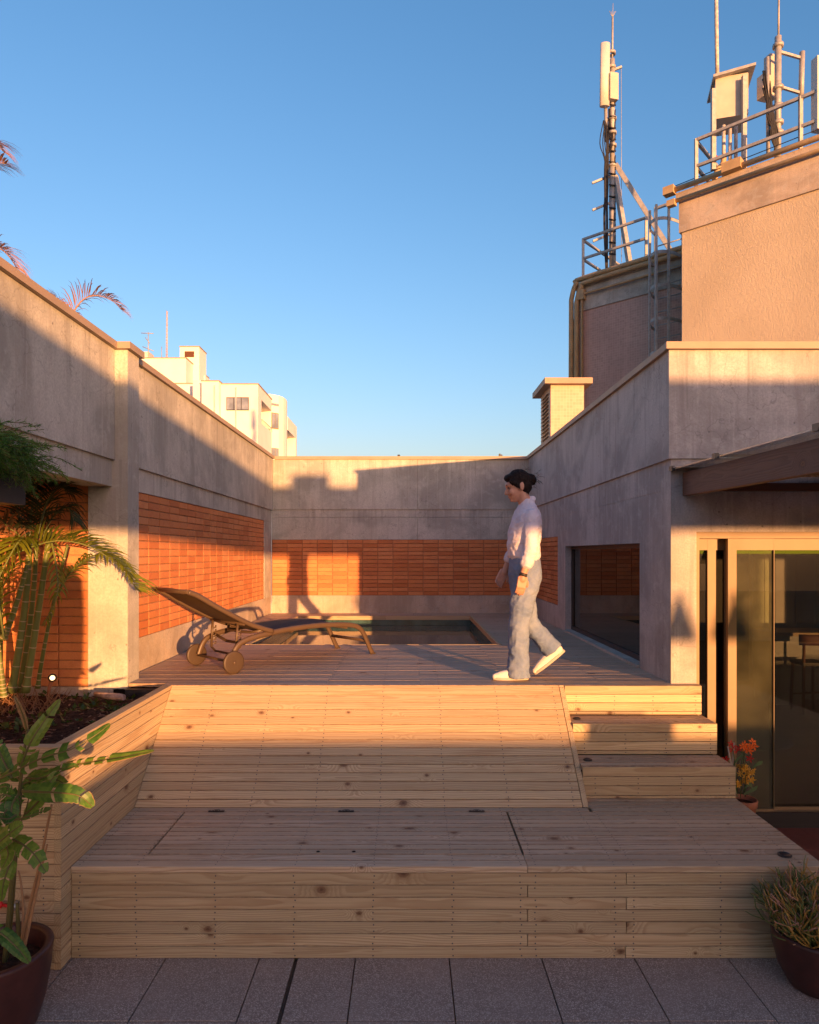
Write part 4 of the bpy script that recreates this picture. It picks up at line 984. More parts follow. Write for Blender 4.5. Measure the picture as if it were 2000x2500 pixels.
for pts in ([(1815,1940),(1835,1930),(1850,1922),(1838,1928)], [(1800,1940),(1790,1875),(1805,1850),(1812,1845)], [(1838,1875),(1848,1866),(1860,1862),(1862,1862)], [(1812,1940),(1822,1920),(1832,1915),(1838,1926)]):
    line = bez([P(x, y_, 4.96) for x, y_ in pts], 8); m = MB()
    for k in range(8):
        w0, w1 = .016*math.sin(math.pi*(k/8*.9+.08)), .016*math.sin(math.pi*((k+1)/8*.9+.08)); sv = Vector((.3,.2,1)).normalized()
        m.add([line[k]-sv*w0, line[k+1]-sv*w1, line[k+1]+sv*w1, line[k]+sv*w0], [(0,1,2,3)], True)
    m.build('leaf', M['orchid_leaf'], oc)

# ------------------------------------------------------------------ lounger
lo = empty('sun_lounger', (-1.3, 6.3, 1.15), 'brown wheeled sun lounger with raised mesh backrest on the wooden deck', 'sun lounger')
LO = Vector((-1.437, 5.608, 1.151)); LA = Vector((.71, .704, 0)); LS = Vector((-.704, .71, 0)); LW = .62
def lz(u, v, z): return LO + LA*u + LS*v + Vector((0,0,z))
rail = [(0,.095),(.035,.185),(.09,.243),(.20,.278),(.37,.302),(.562,.320),(.815,.330),(1.083,.324),(1.30,.303),(1.40,.268),(1.46,.20),(1.53,.07),(1.572,.0)]
def smooth_path(pts, n): return bez([Vector((a, b, 0)) for a, b in pts], n)
for v in (0.035, LW-.035):
    pts = [lz(p.x, v, p.y) for p in smooth_path(rail, 60)]
    MB().tube(pts, .0245, 10, ell=.62).build('side_rail', M['lounger_frame'], lo)
    MB().obox(lz(1.571, v, .006), LA, LS, (0,0,1), .022, .02, .007).build('foot_cap', M['lounger_plastic'], lo)
for v in (-.005, LW+.005):
    cpt = lz(0, v, .0955); m = MB(); m.lathe([(0, -.014), (.03, -.017), (.078, -.013), (.092, -.012), (.0955, -.006), (.0955, .006), (.092, .012), (.078, .013), (.03, .017), (0, .014)], cpt, 36, axis=LS)
    wo = m.build('wheel', M['lounger_plastic'], lo)
    for sg in (-1, 1): MB().lathe([(.0, .025), (.012, .025), (.014, .017)], cpt, 12, axis=LS*sg).build('hub_cap', M['lounger_frame'], wo)
MB().tube([lz(0, .02, .095), lz(0, LW-.02, .095)], .011, 8).build('axle', M['lounger_frame'], lo)
MB().tube([lz(1.49, .04, .14), lz(1.49, LW-.04, .14)], .016, 8).build('crossbar', M['lounger_frame'], lo)
MB().tube([lz(.62, .05, .30), lz(.62, LW-.05, .30)], .014, 8).build('crossbar', M['lounger_frame'], lo)
MB().tube([lz(1.25, .05, .285), lz(1.25, LW-.05, .285)], .014, 8).build('crossbar', M['lounger_frame'], lo)
def sag(mb, path, v0, v1, dip, nv=8):
    vs = []; n = len(path)
    for p in path:
        for j in range(nv+1):
            t = j/nv; vs.append(lz(p.x, v0+(v1-v0)*t, p.y - dip*math.sin(math.pi*t)))
    mb.add(vs, [(i*(nv+1)+j, (i+1)*(nv+1)+j, (i+1)*(nv+1)+j+1, i*(nv+1)+j+1) for i in range(n-1) for j in range(nv)], True)
seat_path = smooth_path([(.40,.318),(.562,.336),(.815,.347),(1.083,.341),(1.30,.318),(1.37,.296)], 24)
m = MB(); sag(m, seat_path, .05, LW-.05, .012); m.build('seat_mesh', M['fabric'], lo)
back = [(.40,.318),(.171,.398),(-.117,.548),(-.30,.655),(-.385,.690)]
bp_ = smooth_path(back, 24)
for v in (.02, LW-.02): MB().tube([lz(p.x, v, p.y) for p in bp_], .022, 8, ell=.7).build('backrest_rail', M['lounger_frame'], lo)
MB().tube([lz(-.383, .02, .69), lz(-.383, LW-.02, .69)], .018, 8).build('backrest_bar', M['lounger_frame'], lo)
MB().tube([lz(.12, .03, .40), lz(.12, LW-.03, .40)], .013, 8).build('backrest_bar', M['lounger_frame'], lo)
MB().tube([lz(.30, .03, .335), lz(.24, .12, .315), lz(.22, LW/2, .31), lz(.24, LW-.12, .315), lz(.30, LW-.03, .335)], .012, 8).build('backrest_bar', M['lounger_frame'], lo)
m = MB(); sag(m, bp_, .035, LW-.035, .02); m.build('back_mesh', M['fabric_back'], lo)
hp = smooth_path([(-.19,.583),(-.22,.603),(-.30,.655),(-.375,.688)], 10); m = MB(); sag(m, hp, .04, LW-.04, -.014); m.build('head_cushion', M['fabric_back'], lo)
for v in (.10, LW-.10):
    m = MB(); m.tube([lz(.10, v, .40), lz(.092, v, .30), lz(.088, v, .165)], .011, 8)
    for k in range(5): m.tube([lz(.09, v, .19+.035*k), lz(.128, v, .197+.035*k), lz(.130, v, .214+.035*k)], .007, 6)
    m.build('ratchet_arm', M['lounger_frame'], lo)
MB().tube([lz(.088, .10, .165), lz(.11, .13, .13), lz(.11, LW-.13, .13), lz(.088, LW-.10, .165)], .010, 8).build('lever_bar', M['lounger_plastic'], lo)
MB().tube([lz(.16, .05, .262), lz(.2, .16, .215), lz(.2, LW-.16, .215), lz(.16, LW-.05, .262)], .013, 8).build('brace', M['lounger_frame'], lo)

# ------------------------------------------------------------------ person
def fuse(mb, name, mat, parent, voxel, smooth=6, fac=.5):
    me = mb.mesh(name, mat); o = bpy.data.objects.new(name, me); col.objects.link(o)
    md = o.modifiers.new('r', 'REMESH'); md.mode = 'VOXEL'; md.voxel_size = voxel; md.use_smooth_shade = True
    s = o.modifiers.new('s', 'SMOOTH'); s.iterations = smooth; s.factor = fac
    dg = bpy.context.evaluated_depsgraph_get(); dg.update()
    nm = bpy.data.meshes.new_from_object(o.evaluated_get(dg)); bpy.data.objects.remove(o)
    nm.name = name; nm.materials.clear(); nm.materials.append(mat)
    nm.polygons.foreach_set('use_smooth', [True]*len(nm.polygons))
    base = wpos(parent); nm.transform(Matrix.Translation(-base))
    r_ = bpy.data.objects.new(name, nm); col.objects.link(r_); r_.parent = parent; WPOS[r_.name] = base; return r_
from mathutils import noise as mnoise
def crumple(o, amp, sc3, amp2, sc4):
    me = o.data; me.update(); ns = [v.normal.copy() for v in me.vertices]
    for v, n_ in zip(me.vertices, ns):
        p = v.co; a_ = mnoise.noise(Vector((p.x*sc3[0], p.y*sc3[1], p.z*sc3[2]))); b_ = mnoise.noise(Vector((p.x*sc4[0]+p.z*8, p.y*sc4[1], p.z*sc4[2]-p.x*10)))
        v.co = p + n_*(amp*a_ - amp2*abs(b_))
    me.update()
def cap(m, pts, rs, n=14, ell=1., up=(0,0,1)):
    "rounded tapered limb"
    pts = [Vector(p) for p in pts]; a = (pts[0]-pts[1]).normalized(); b = (pts[-1]-pts[-2]).normalized()
    P2 = []; R2 = []
    for t in (1., .8, .45): P2.append(pts[0] + a*rs[0]*t); R2.append(max(rs[0]*math.sqrt(1-t*t), rs[0]*.05))
    P2 += pts; R2 += rs
    for t in (.45, .8, 1.): P2.append(pts[-1] + b*rs[-1]*t); R2.append(max(rs[-1]*math.sqrt(1-t*t), rs[-1]*.05))
    return m.tube(P2, R2, n, ell=ell, up=up)
PY = 5.42
def q(px, py, s=0.):
    "side-view position of the walker, s metres towards the camera"
    v = P(px, py, PY); return Vector((v.x, PY - s, v.z))
pn = empty('person', (.9, 5.40, 1.15), 'person in white shirt and blue jeans walking across the wooden deck', 'person')
def torso(m, rows, n=28, po=2.3):
    vs = []
    for py, xf, xb, hw in rows:
        a, b = q(xf, py), q(xb, py); c_ = (a+b)/2; hd = (b-a).length/2
        for j in range(n):
            th = 2*math.pi*j/n; cx, sx = math.cos(th), math.sin(th)
            e = (abs(cx)**po + abs(sx)**po)**(-1/po)
            vs.append(c_ + Vector((hd*cx*e, hw*sx*e, 0)))
    k = len(rows)
    fs = [(i*n+j, i*n+(j+1) % n, (i+1)*n+(j+1) % n, (i+1)*n+j) for i in range(k-1) for j in range(n)]
    fs += [tuple(range(n)), tuple((k-1)*n+j for j in range(n-1, -1, -1))]
    m.add(vs, fs, True)
body = MB()
torso(body, [(1222,1276,1298,.05),(1240,1266,1308,.11),(1262,1259,1315,.165),(1300,1248,1317,.16),(1340,1249,1312,.14),(1365,1250,1308,.14),(1400,1249,1312,.16),(1432,1252,1308,.15)])
cap(body, [q(1284,1232), q(1278,1214), q(1272,1200)], [.056,.050,.052])                 # neck
sh = q(1290,1262,.165); elb = q(1284,1345,.215); wri = q(1266,1402,.215)
cap(body, [sh, elb], [.050,.038]); cap(body, [elb, elb.lerp(wri,.3), wri], [.038,.037,.026])
sh2 = q(1288,1264,-.165); elb2 = q(1266,1342,-.20); wri2 = q(1243,1392,-.19)
cap(body, [sh2, elb2], [.050,.038]); cap(body, [elb2, elb2.lerp(wri2,.3), wri2], [.038,.036,.026])
def hand(wr, dirv, palm_n, thumb_side):
    dirv, palm_n = Vector(dirv).normalized(), Vector(palm_n).normalized(); side = dirv.cross(palm_n).normalized()*thumb_side
    pc = wr + dirv*.052; cap(body, [wr, wr+dirv*.03], [.026,.028]); 
    body.obox(pc + dirv*.006, dirv, side, palm_n, .044, .038, .013)
    for k, (off, L) in enumerate(((.030,.070),(.010,.078),(-.010,.073),(-.029,.058))):
        b0 = wr + dirv*.098 + side*off; d = dirv.copy(); pts = [b0 - dirv*.02]; cur = b0; pts.append(cur)
        for s in range(3):
            d = (d + palm_n*(.22+.10*s+.04*k)).normalized(); cur = cur + d*L/3; pts.append(cur)
        cap(body, pts, [.0092,.0092,.0088,.0080,.0066], 8)
    tb = wr + dirv*.035 + side*.034; d = (dirv*.75 + side*.55 + palm_n*.25).normalized(); p1 = tb + d*.032; d2 = (dirv*.95 + side*.1 + palm_n*.3).normalized()
    cap(body, [tb - side*.016, tb, p1, p1 + d2*.030], [.014,.0125,.0105,.0075], 8)
hand(wri, q(1258,1450,.21)-wri, (-.15,.95,0), 1)
hand(wri2, q(1226,1422,-.17)-wri2, (.2,-.95,.1), -1)
# legs inside the jeans
cap(body, [q(1282,1425,.085), q(1266,1525,.085), q(1264,1632,.075)], [.075,.052,.036])
cap(body, [q(1284,1425,-.085), q(1294,1522,-.085), q(1356,1600,-.08)], [.075,.052,.036])
# head
hc = q(1263,1186); tilt = Matrix.Rotation(R(-16), 3, 'Y')
def hp_(f, s, z): return hc + tilt @ Vector((-f, -s, z))
body.ball(hp_(-.012,0,.022), .092, .074, .092, 20, 14)                                     # skull
body.ball(hp_(.030,0,-.035), .058, .058, .078, 18, 12)                                     # face
cap(body, [hp_(-.02,0,-.060), hp_(.045,0,-.095)], [.050,.030])                              # jaw and chin
body.ball(hp_(.072,0,-.098), .018, .020, .016, 10, 8)
body.ball(hp_(.060,0,.020), .034, .058, .028, 14, 8)                                       # brow
cap(body, [hp_(.080,0,.006), hp_(.098,0,-.024), hp_(.103,0,-.036)], [.010,.0125,.0135], 10)   # nose
body.ball(hp_(.094,0,-.042), .012, .018, .008, 10, 6)
body.ball(hp_(.082,0,-.066), .012, .022, .0075, 10, 6); body.ball(hp_(.080,0,-.078), .012, .020, .007, 10, 6)
for s in (-1, 1):
    body.ball(hp_(.062,s*.042,-.038), .024, .018, .026, 10, 8)                             # cheeks
    body.ball(hp_(-.022,s*.076,-.018), .020, .009, .034, 10, 8)                             # ears
fuse(body, 'body', M['skin'], pn, .0052, 4)
for s in (-1, 1):
    MB().ball(hp_(.076,s*.030,.000), .009, .012, .007, 10, 8).build('eye', M['eye'], pn)
    MB().tube([hp_(.086,s*.016,.022), hp_(.084,s*.032,.026), hp_(.070,s*.050,.020)], [.004,.004,.002], 6).build('eyebrow', M['hair'], pn)
MB().tube([hp_(.086,-.017,-.0735), hp_(.0925,0,-.071), hp_(.086,.017,-.0735)], [.002,.0045,.002], 6).build('lips', M['lip'], pn)
hr = MB()
hr.ball(hp_(-.022,0,.034), .101, .083, .096, 20, 14); hr.ball(hp_(-.055,0,-.015), .062, .072, .075, 16, 12)
hr.ball(hp_(.030,0,.070), .058, .066, .040, 16, 10)
for s in (-1, 1): cap(hr, [hp_(.045,s*.058,.040), hp_(.012,s*.076,.012), hp_(-.004,s*.074,-.030)], [.020,.016,.007])
hr.ball(hp_(-.122,0,.012), .040, .048, .038, 14, 10); hr.ball(hp_(-.136,.010,.032), .024, .030, .022, 10, 8); hr.ball(hp_(-.130,-.015,-.010), .022, .026, .02, 10, 8); cap(hr, [hp_(-.09,0,.03), hp_(-.12,0,.03)], [.04,.036])
for a, b in ((.05,.02),(.0,-.03),(-.03,.02)): cap(hr, [hp_(-.06,a,-.075), hp_(-.055,a,-.105)], [.012,.004], 6)
ho = fuse(hr, 'hair', M['hair'], pn, .005, 3); crumple(ho, .004, (30, 30, 30), .007, (60, 60, 25))
wsp = MB()
for k in range(60):
    th = rnd.uniform(0, 6.28); z_ = rnd.uniform(-.06, .11); b0 = hp_(-.03 + .095*math.cos(th), .078*math.sin(th), z_)
    if math.cos(th) > .3 and z_ < .06: continue
    d_ = Vector((rnd.uniform(-.2, 1), rnd.gauss(0, .5), rnd.uniform(-.8, .6))).normalized(); L_ = rnd.uniform(.02, .055)
    wsp.tube([b0, b0 + d_*L_*.5, b0 + d_*L_ + Vector((0, 0, -.012))], [.0012, .001, .0004], 4, caps=False)
for k in range(26):
    b0 = hp_(-.138 + rnd.uniform(-.03, .03), rnd.uniform(-.04, .04), .03 + rnd.uniform(-.03, .03)); d_ = Vector((rnd.uniform(.2, 1), rnd.gauss(0, .6), rnd.gauss(0, .7))).normalized()
    wsp.tube([b0 + d_*.03, b0 + d_*.055, b0 + d_*.07 + Vector((0, 0, -.01))], [.0016, .0012, .0004], 4, caps=False)
wsp.build('loose_strands', M['hair'], ho, kind='stuff', origin=wpos(pn))
st_ = MB()
torso(st_, [(1219,1275,1303,.058),(1228,1269,1306,.075),(1240,1262,1312,.125),(1256,1254,1319,.185),(1275,1247,1322,.192),(1300,1241,1322,.186),(1325,1238,1320,.178),(1345,1240,1318,.170),(1358,1239,1319,.172),(1367,1245,1316,.164),(1374,1247,1314,.158)], po=2.25)
for s_, e_, sgn in ((sh, elb, 1), (sh2, elb2, -1)):
    end = elb.lerp(wri, .52) if sgn > 0 else elb2.lerp(wri2, .45)
    cap(st_, [s_ + Vector((0,0,-.005)), s_.lerp(e_,.5), e_, end], [.064,.060,.056,.050])
    cap(st_, [end - (end-e_).normalized()*.03, end], [.057,.055])
cap(st_, [q(1279,1222), q(1300,1219)], [.030,.030])
so_ = fuse(st_, 'shirt', M['shirt'], pn, .007, 4); crumple(so_, .006, (9, 9, 12), .010, (14, 14, 20))
jn = MB()
torso(jn, [(1358,1245,1316,.160),(1372,1244,1318,.168),(1395,1242,1321,.182),(1415,1243,1321,.186),(1436,1244,1316,.18),(1450,1248,1310,.165)], po=2.3)
cap(jn, [q(1280,1425,.088), q(1270,1470,.09), q(1263,1525,.088), q(1262,1585,.082), q(1262,1630,.078)], [.104,.098,.084,.083,.090])
jn.tube([q(1262,1600,.08), q(1262,1650,.078)], [.086,.098], 20)
cap(jn, [q(1283,1425,-.088), q(1286,1470,-.09), q(1296,1520,-.088), q(1326,1560,-.085)], [.104,.096,.082,.076])
jn.tube([q(1312,1542,-.085), q(1338,1572,-.083), q(1356,1593,-.08)], [.079,.080,.086], 20)
crumple(fuse(jn, 'jeans', M['denim'], pn, .007, 4), .006, (8, 8, 9), .012, (11, 11, 16))
def shoe(heel, toe, up, wd_):
    heel, toe = Vector(heel), Vector(toe); d = (toe-heel); L = d.length; d.normalize(); up = Vector(up); up = (up - d*up.dot(d)).normalized()
    m = MB(); so2 = MB()
    def pp(a, b): return heel + d*L*a + up*b
    cap(m, [pp(.12,.05), pp(.3,.055), pp(.55,.045), pp(.80,.034), pp(.92,.030)], [.038,.043,.042,.036,.026], 14, ell=1.0, up=up)
    cap(m, [pp(.16,.08), pp(.22,.05)], [.036,.036])
    s_ = d.cross(up)
    n = 20; ring = []
    for j in range(n):
        th = 2*math.pi*j/n; ring.append(heel + d*(L*(.5+.5*math.cos(th))) + s_*(.040*math.sin(th)*(1.0+.12*math.cos(th))))
    so2.add([p_ + up*.004 for p_ in ring] + [p_ + up*.026 for p_ in ring], [tuple(range(n-1,-1,-1)), tuple(range(n,2*n))] + [(j,(j+1)%n,n+(j+1)%n,n+j) for j in range(n)], True)
    o = fuse(m, 'shoe', M['shoe'], pn, .006, 4); so2.build('sole', M['sole'], o)
h1 = q(1287,1655,.075); t1 = q(1199,1655,.085); h1.z = 1.150; t1.z = 1.150
shoe(h1, t1, (0,0,1), .04)
t2 = q(1311,1640,-.085); t2.z = 1.158; h2 = q(1387,1594,-.08)
shoe(h2, t2, (-.5,0,.85), .04)
wd_ = (wri-elb).normalized(); MB().lathe([(.0285,-.012),(.031,-.012),(.031,.012),(.0285,.012)], wri - wd_*.004, 20, axis=wd_).build('watch', M['strap'], pn)

# ------------------------------------------------------------------ roofs and towers beyond the right wall
e1 = Vector((.732, -.681, 0)).normalized(); e2 = Vector((.681, .732, 0)).normalized()
C1 = Vector((5.19, 13.0, 0)); C2 = Vector((4.13, 17.0, 0))
def tp_(C, px, inset, z):
    k = (px-995)/1660; o = C + e2*inset; t = (o.y*k - o.x)/(e1.x - e1.y*k); v = o + e1*t; return Vector((v.x, v.y, z))
def zpx(v, py): return CAM_H - (py-1350)/1660*v.y
def rbox(m, C, t0, t1, i0, i1, z0, z1):
    a = [C+e1*t0+e2*i0, C+e1*t1+e2*i0, C+e1*t1+e2*i1, C+e1*t0+e2*i1]
    return m.hexa([Vector((p.x,p.y,z0)) for p in a] + [Vector((p.x,p.y,z1)) for p in a])
def uv_wall(o, C, d):
    me = o.data; uv = me.uv_layers.new(name='UVMap')
    for l in me.loops:
        v = me.vertices[l.vertex_index].co + wpos(o.parent) if o.parent else me.vertices[l.vertex_index].co
        uv.data[l.index].uv = ((v - C).dot(d) + (v - C).dot(Vector((-d.y, d.x, 0))), v.z)
T1 = empty('stucco_tower', C1, 'cream stucco rooftop tower with a concrete band, right of the caged ladder', 'tower')
rbox(MB(), C1, .045, 6, .04, 5, 0, 8.27).build('wall', M['stucco'], T1)
rbox(MB(), C1, 0, 6, 0, 5, 8.27, 8.90).build('concrete_band', M['concrete_base'], T1)
rbox(MB(), C1, -.04, 6, -.05, 5, 8.90, 9.02).build('coping', M['concrete_base'], T1)
for z, r_ in ((9.075, .05), (8.86, .035)):
    MB().tube([C1+e1*-.1+e2*-.09+Vector((0,0,z)), C1+e1*5+e2*-.09+Vector((0,0,z))], r_, 8).build('conduit', M['conduit'], T1)
for t_, z, s_ in ((-.14, 9.08, .10), (-.10, 8.83, .075), (1.0, 9.11, .115)):
    MB().obox(C1+e1*t_+e2*-.1+Vector((0,0,z)), e1, e2, (0,0,1), s_*(1.4 if t_ > 0 else 1), s_*.8, s_*.75).build('junction_box', M['conduit'], T1)
T2 = empty('tiled_tower', C2, 'brown mosaic tiled rooftop tower behind the caged ladder', 'tower')
o = rbox(MB(), C2, .12, 6, .03, 5, 0, 8.14).build('wall', M['tile_tower'], T2); uv_wall(o, C2, e1)
rbox(MB(), C2, .10, 6, 0, 5, 8.14, 8.72).build('concrete_band', M['concrete'], T2)
rbox(MB(), C2, .04, 6, -.05, 5, 8.72, 8.84).build('coping', M['concrete_base'], T2)
rbox(MB(), C2, -.12, .119, .05, 4, 0, 8.0).build('side_fin', M['stucco'], T2)
for k_, (dz, dt) in enumerate(((8.90, 0), (8.78, .14))):
    pts = [C2+e1*4+e2*-.1+Vector((0,0,dz)), C2+e1*(.5+dt)+e2*-.1+Vector((0,0,dz)), C2+e1*(.15+dt)+e2*-.1+Vector((0,0,dz-.1)), C2+e1*(.02+dt)+e2*-.1+Vector((0,0,dz-.45)), C2+e1*(.0+dt)+e2*-.1+Vector((0,0,4))]
    MB().tube(bez(pts[:4], 16)+[pts[4]], .06, 8).build('conduit', M['conduit'], T2)
MB().tube([C2+e1*4+e2*-.08+Vector((0,0,8.52)), C2+e1*.30+e2*-.08+Vector((0,0,8.52)), C2+e1*.30+e2*-.08+Vector((0,0,4))], .04, 8).build('conduit', M['conduit'], T2)
MB().obox(C2+e1*.30+e2*-.08+Vector((0,0,8.50)), e1, e2, (0,0,1), .08, .07, .12).build('junction_box', M['conduit'], T2)

def railing(name, label, C, pxs, ztop, zmid, zbase, ins, ret, grp='roof railings'):
    vs = [tp_(C, px, ins, 0) for px in pxs]; o = empty(name, (vs[0].x, vs[0].y, zbase), label, 'railing', grp)
    for v in vs[:]:
        MB().bar((v.x,v.y,zbase), (v.x,v.y,ztop), .056).build('post', M['galv'], o)
    a, b = vs[0], vs[-1]
    for z in (ztop-.02, zmid): MB().bar((a.x,a.y,z), (b.x,b.y,z), .052).build('rail', M['galv'], o)
    r2 = a + e2*ret
    for z in (ztop-.04, zmid-.02): MB().bar((a.x,a.y,z), (r2.x,r2.y,z), .05).build('rail', M['galv'], o)
    MB().bar((r2.x,r2.y,zbase), (r2.x,r2.y,ztop), .07).build('post', M['galv'], o)
    return o
railing('roof_railing', 'galvanised railing with two bars on top of the tiled tower', C2, [1424, 1578], 9.98, 9.48, 8.84, .12, 2.6)
railing('roof_railing', 'galvanised railing with two bars on top of the stucco tower', C1, [1700, 1955, 2060], 10.02, 9.50, 9.02, .15, 1.6)
MB().tube([tp_(C1,1640,.2,9.3), tp_(C1,2060,.14,9.35)], .008, 4).build('rail_cable', M['cable'], bpy.data.objects['roof_railing.001'])
# caged ladder
lv = tp_(C2, 1600, -.12, 0); ld = empty('cage_ladder', (lv.x, lv.y, 3.7), 'grey caged ladder climbing the tiled tower wall', 'ladder')
la, lb = lv, lv + e1*.62
for v in (la, lb): MB().bar((v.x,v.y,3.7), (v.x,v.y,10.0), .045).build('stile', M['galv'], ld)
zz = 4.0
while zz < 9.3: MB().tube([(la.x,la.y,zz), (lb.x,lb.y,zz)], .014, 6).build('rung', M['galv'], ld); zz += .3
zz = 4.35; cen = (la+lb)/2
while zz < 9.9:
    pts = [cen + e1*(.33*math.cos(a_)) - e2*(.68*math.sin(a_)) + Vector((0,0,zz)) for a_ in [math.pi*k/14 for k in range(15)]]
    m = MB()
    for a_, b_ in zip(pts[:-1], pts[1:]):
        m.add([a_+Vector((0,0,-.035)), b_+Vector((0,0,-.035)), b_+Vector((0,0,.035)), a_+Vector((0,0,.035))], [(0,1,2,3)])
        n_ = (b_-a_).cross(Vector((0,0,1))).normalized()*.008
        m.add([a_+n_+Vector((0,0,-.035)), b_+n_+Vector((0,0,-.035)), b_+n_+Vector((0,0,.035)), a_+n_+Vector((0,0,.035))], [(3,2,1,0)])
    m.build('hoop', M['galv'], ld); zz += .72
for a_ in (math.pi*.28, math.pi*.72, math.pi*.5):
    v = cen + e1*(.33*math.cos(a_)) - e2*(.68*math.sin(a_)); MB().bar((v.x,v.y,4.3), (v.x,v.y,9.7), .045).build('strap', M['galv'], ld)
v = la + e2*.0
MB().bar((la.x,la.y,9.97), tuple(Vector((la.x,la.y,9.97)) + e1*2.2), .055).build('hand_rail', M['galv'], ld)

# antenna mast on the tiled tower
Y1 = 17.6
def A(px, py, dy=0): return P(px, py, Y1+dy)
am = empty('antenna_mast', A(1496, 650), 'tall antenna mast with white panel antenna on the tiled tower roof', 'antenna', 'antenna masts on the towers')
MB().tube([A(1496,655), A(1495,400)], .085, 12).build('pole', M['galv'], am)
MB().tube([A(1495,400), A(1495,145)], .066, 12).build('pole', M['galv'], am)
MB().tube([A(1495,150), A(1496,42)], .026, 8).build('rod', M['galv'], am)
m = MB()
m.tube([A(1496,45), A(1497,8)], .008, 5)
for dx in (-8, 8, -4, 5): m.tube([A(1496,42), A(1496+dx,27)], .007, 4)
m.build('lightning_tip', M['galv'], am)
m = MB(); pa, pb_ = A(1465,106), A(1464,260)
m.tube([A(1476,260,-.1), A(1478,106,-.1)], [.125,.125], 16, ell=.55, up=(1,0,0)); m.build('panel_antenna', M['white_plastic'], am)
MB().tube([A(1479,265), A(1481,345)], .045, 10).build('antenna_pipe', M['galv'], am)
MB().obox(A(1496,214,-.1), (1,.25,0), (-.25,1,0), (0,0,1), .115, .09, .34).build('radio_unit', M['cream_metal'], am)
MB().bar(A(1496,172), A(1518,163), .05).build('bracket', M['galv'], am)
for py in (130, 165, 200, 290, 325, 356, 405): MB().lathe([(.07,-.03),(.115,-.03),(.115,.03),(.07,.03)], A(1495 if py > 250 else 1493,py), 10).build('clamp', M['galv'], am)
for py, px2 in ((430,1446),(496,1447),(572,1448)):
    MB().bar(A(1488,py), A(px2,py+17), .05).build('spur', M['galv'], am)
for a_, b_ in (((1504,402),(1638,612)), ((1502,430),(1538,648))): MB().bar(A(*a_), A(*b_,dy=-.6), .11).build('stay', M['galv'], am)
for k in range(14):
    x0 = rnd.uniform(1472, 1500); pts = [A(x0, rnd.uniform(262, 300)), A(x0+rnd.uniform(-10,4), 350, -.1), A(rnd.uniform(1476,1486), 400+rnd.uniform(-20,20), -.1), A(rnd.uniform(1474,1484), 520, -.05), A(rnd.uniform(1478,1484), 655)]
    MB().tube(bez(pts, 20), .013, 5).build('cable', M['cable'], am)
MB().tube([A(1517,168), A(1518,640)], .008, 4).build('cable', M['galv'], am)
m = MB()
for py in range(255, 640, 28): m.tube([A(1487,py,-.1), A(1504,py+2,-.1)], .02, 5); m.tube([A(1502,py,-.08), A(1503,py-16,-.08)], .012, 4)
m.build('cable_ties', M['black'], am, kind='stuff')

# second mast, cabinet, white pole, edge antenna on the stucco tower
Y2 = 13.2
def B(px, py, dy=0): return P(px, py, Y2+dy)
m2 = empty('antenna_mast', B(1900, 385), 'thick antenna mast with side pipe and radio boxes on the stucco tower', 'antenna', 'antenna masts on the towers')
MB().tube([B(1899,385), B(1900,90)], .062, 12).build('pole', M['galv'], m2)
MB().tube([B(1901,92), B(1902,-60)], .018, 8).build('rod', M['galv'], m2)
MB().tube([B(1956,245), B(1959,127)], .05, 12).build('side_pipe', M['galv'], m2)
for a_, b_ in (((1905,127),(1957,142)), ((1905,212),(1957,228))): MB().bar(B(*a_), B(*b_), .045).build('arm', M['galv'], m2)
MB().obox(B(1866,215,.1), (1,.3,0), (-.3,1,0), (0,0,1), .10, .08, .22).build('radio_unit', M['cream_metal'], m2)
MB().obox(B(1882,190,.3), (1,.3,0), (-.3,1,0), (0,0,1), .09, .08, .42).build('radio_unit', M['cream_metal'], m2)
MB().tube([B(1876,380), B(1874,140)], .035, 8).build('antenna_pipe', M['galv'], m2)
for py in (112, 215, 260, 300, 325): MB().lathe([(.06,-.03),(.10,-.03),(.10,.03),(.06,.03)], B(1900,py), 10).build('clamp', M['galv'], m2)
for k in range(14):
    pts = [B(rnd.uniform(1862,1880), rnd.uniform(150,255)), B(rnd.uniform(1872,1890), 280, -.05), B(rnd.uniform(1882,1904), 330, -.08), B(rnd.uniform(1885,1905), 375)]
    MB().tube(bez(pts, 14), .015, 5).build('cable', M['cable'], m2)
cb = empty('equipment_cabinet', B(1790, 400), 'white equipment cabinet on metal legs with a sloped lid on the stucco tower', 'cabinet')
ca, cbv = Vector((1, -.28, 0)).normalized(), Vector((.28, 1, 0)).normalized()
cc = B(1780, 258); MB().obox(cc, ca, cbv, (0,0,1), .285, .30, .39).build('box', M['cream_metal'], cb)
MB().obox(cc + Vector((0,0,.425)) + ca*.03, ca + Vector((0,0,.12)), cbv, (0,0,1), .37, .40, .025).build('lid', M['galv'], cb)
for px, p0, p1 in ((1742, 218, 415), (1817, 185, 412)): MB().bar(B(px,p0,-.42), B(px,p1,-.42), .075).build('leg', M['galv'], cb)
for px in (1767, 1783, 1797): MB().tube([B(px,306,-.2), B(px,430,-.2)], .033, 8).build('cable_pipe', M['rust'], cb)
MB().ball(B(1749,385,-.3), .026, .026, .05).build('warning_lamp', M['red_light'], cb)
MB().tube(bez([B(1767,380,-.3), B(1765,400,-.3), B(1752,415,-.35), B(1745,440,-.4)], 10), .05, 8).build('cable_pipe', M['conduit'], cb)
MB().tube([B(1752,210,.3), B(1750,100,.3), B(1748,-60,.3)], .037, 10).build('white_pole', M['rust'], label='weathered white pole rising beside the equipment cabinet', cat='pole')
MB().obox(B(2002,232,-1.6), (1,.2,0), (-.2,1,0), (0,0,1), .11, .07, .62).build('panel_antenna', M['white_plastic'], label='white panel antenna at the photo edge above the stucco tower', cat='antenna')

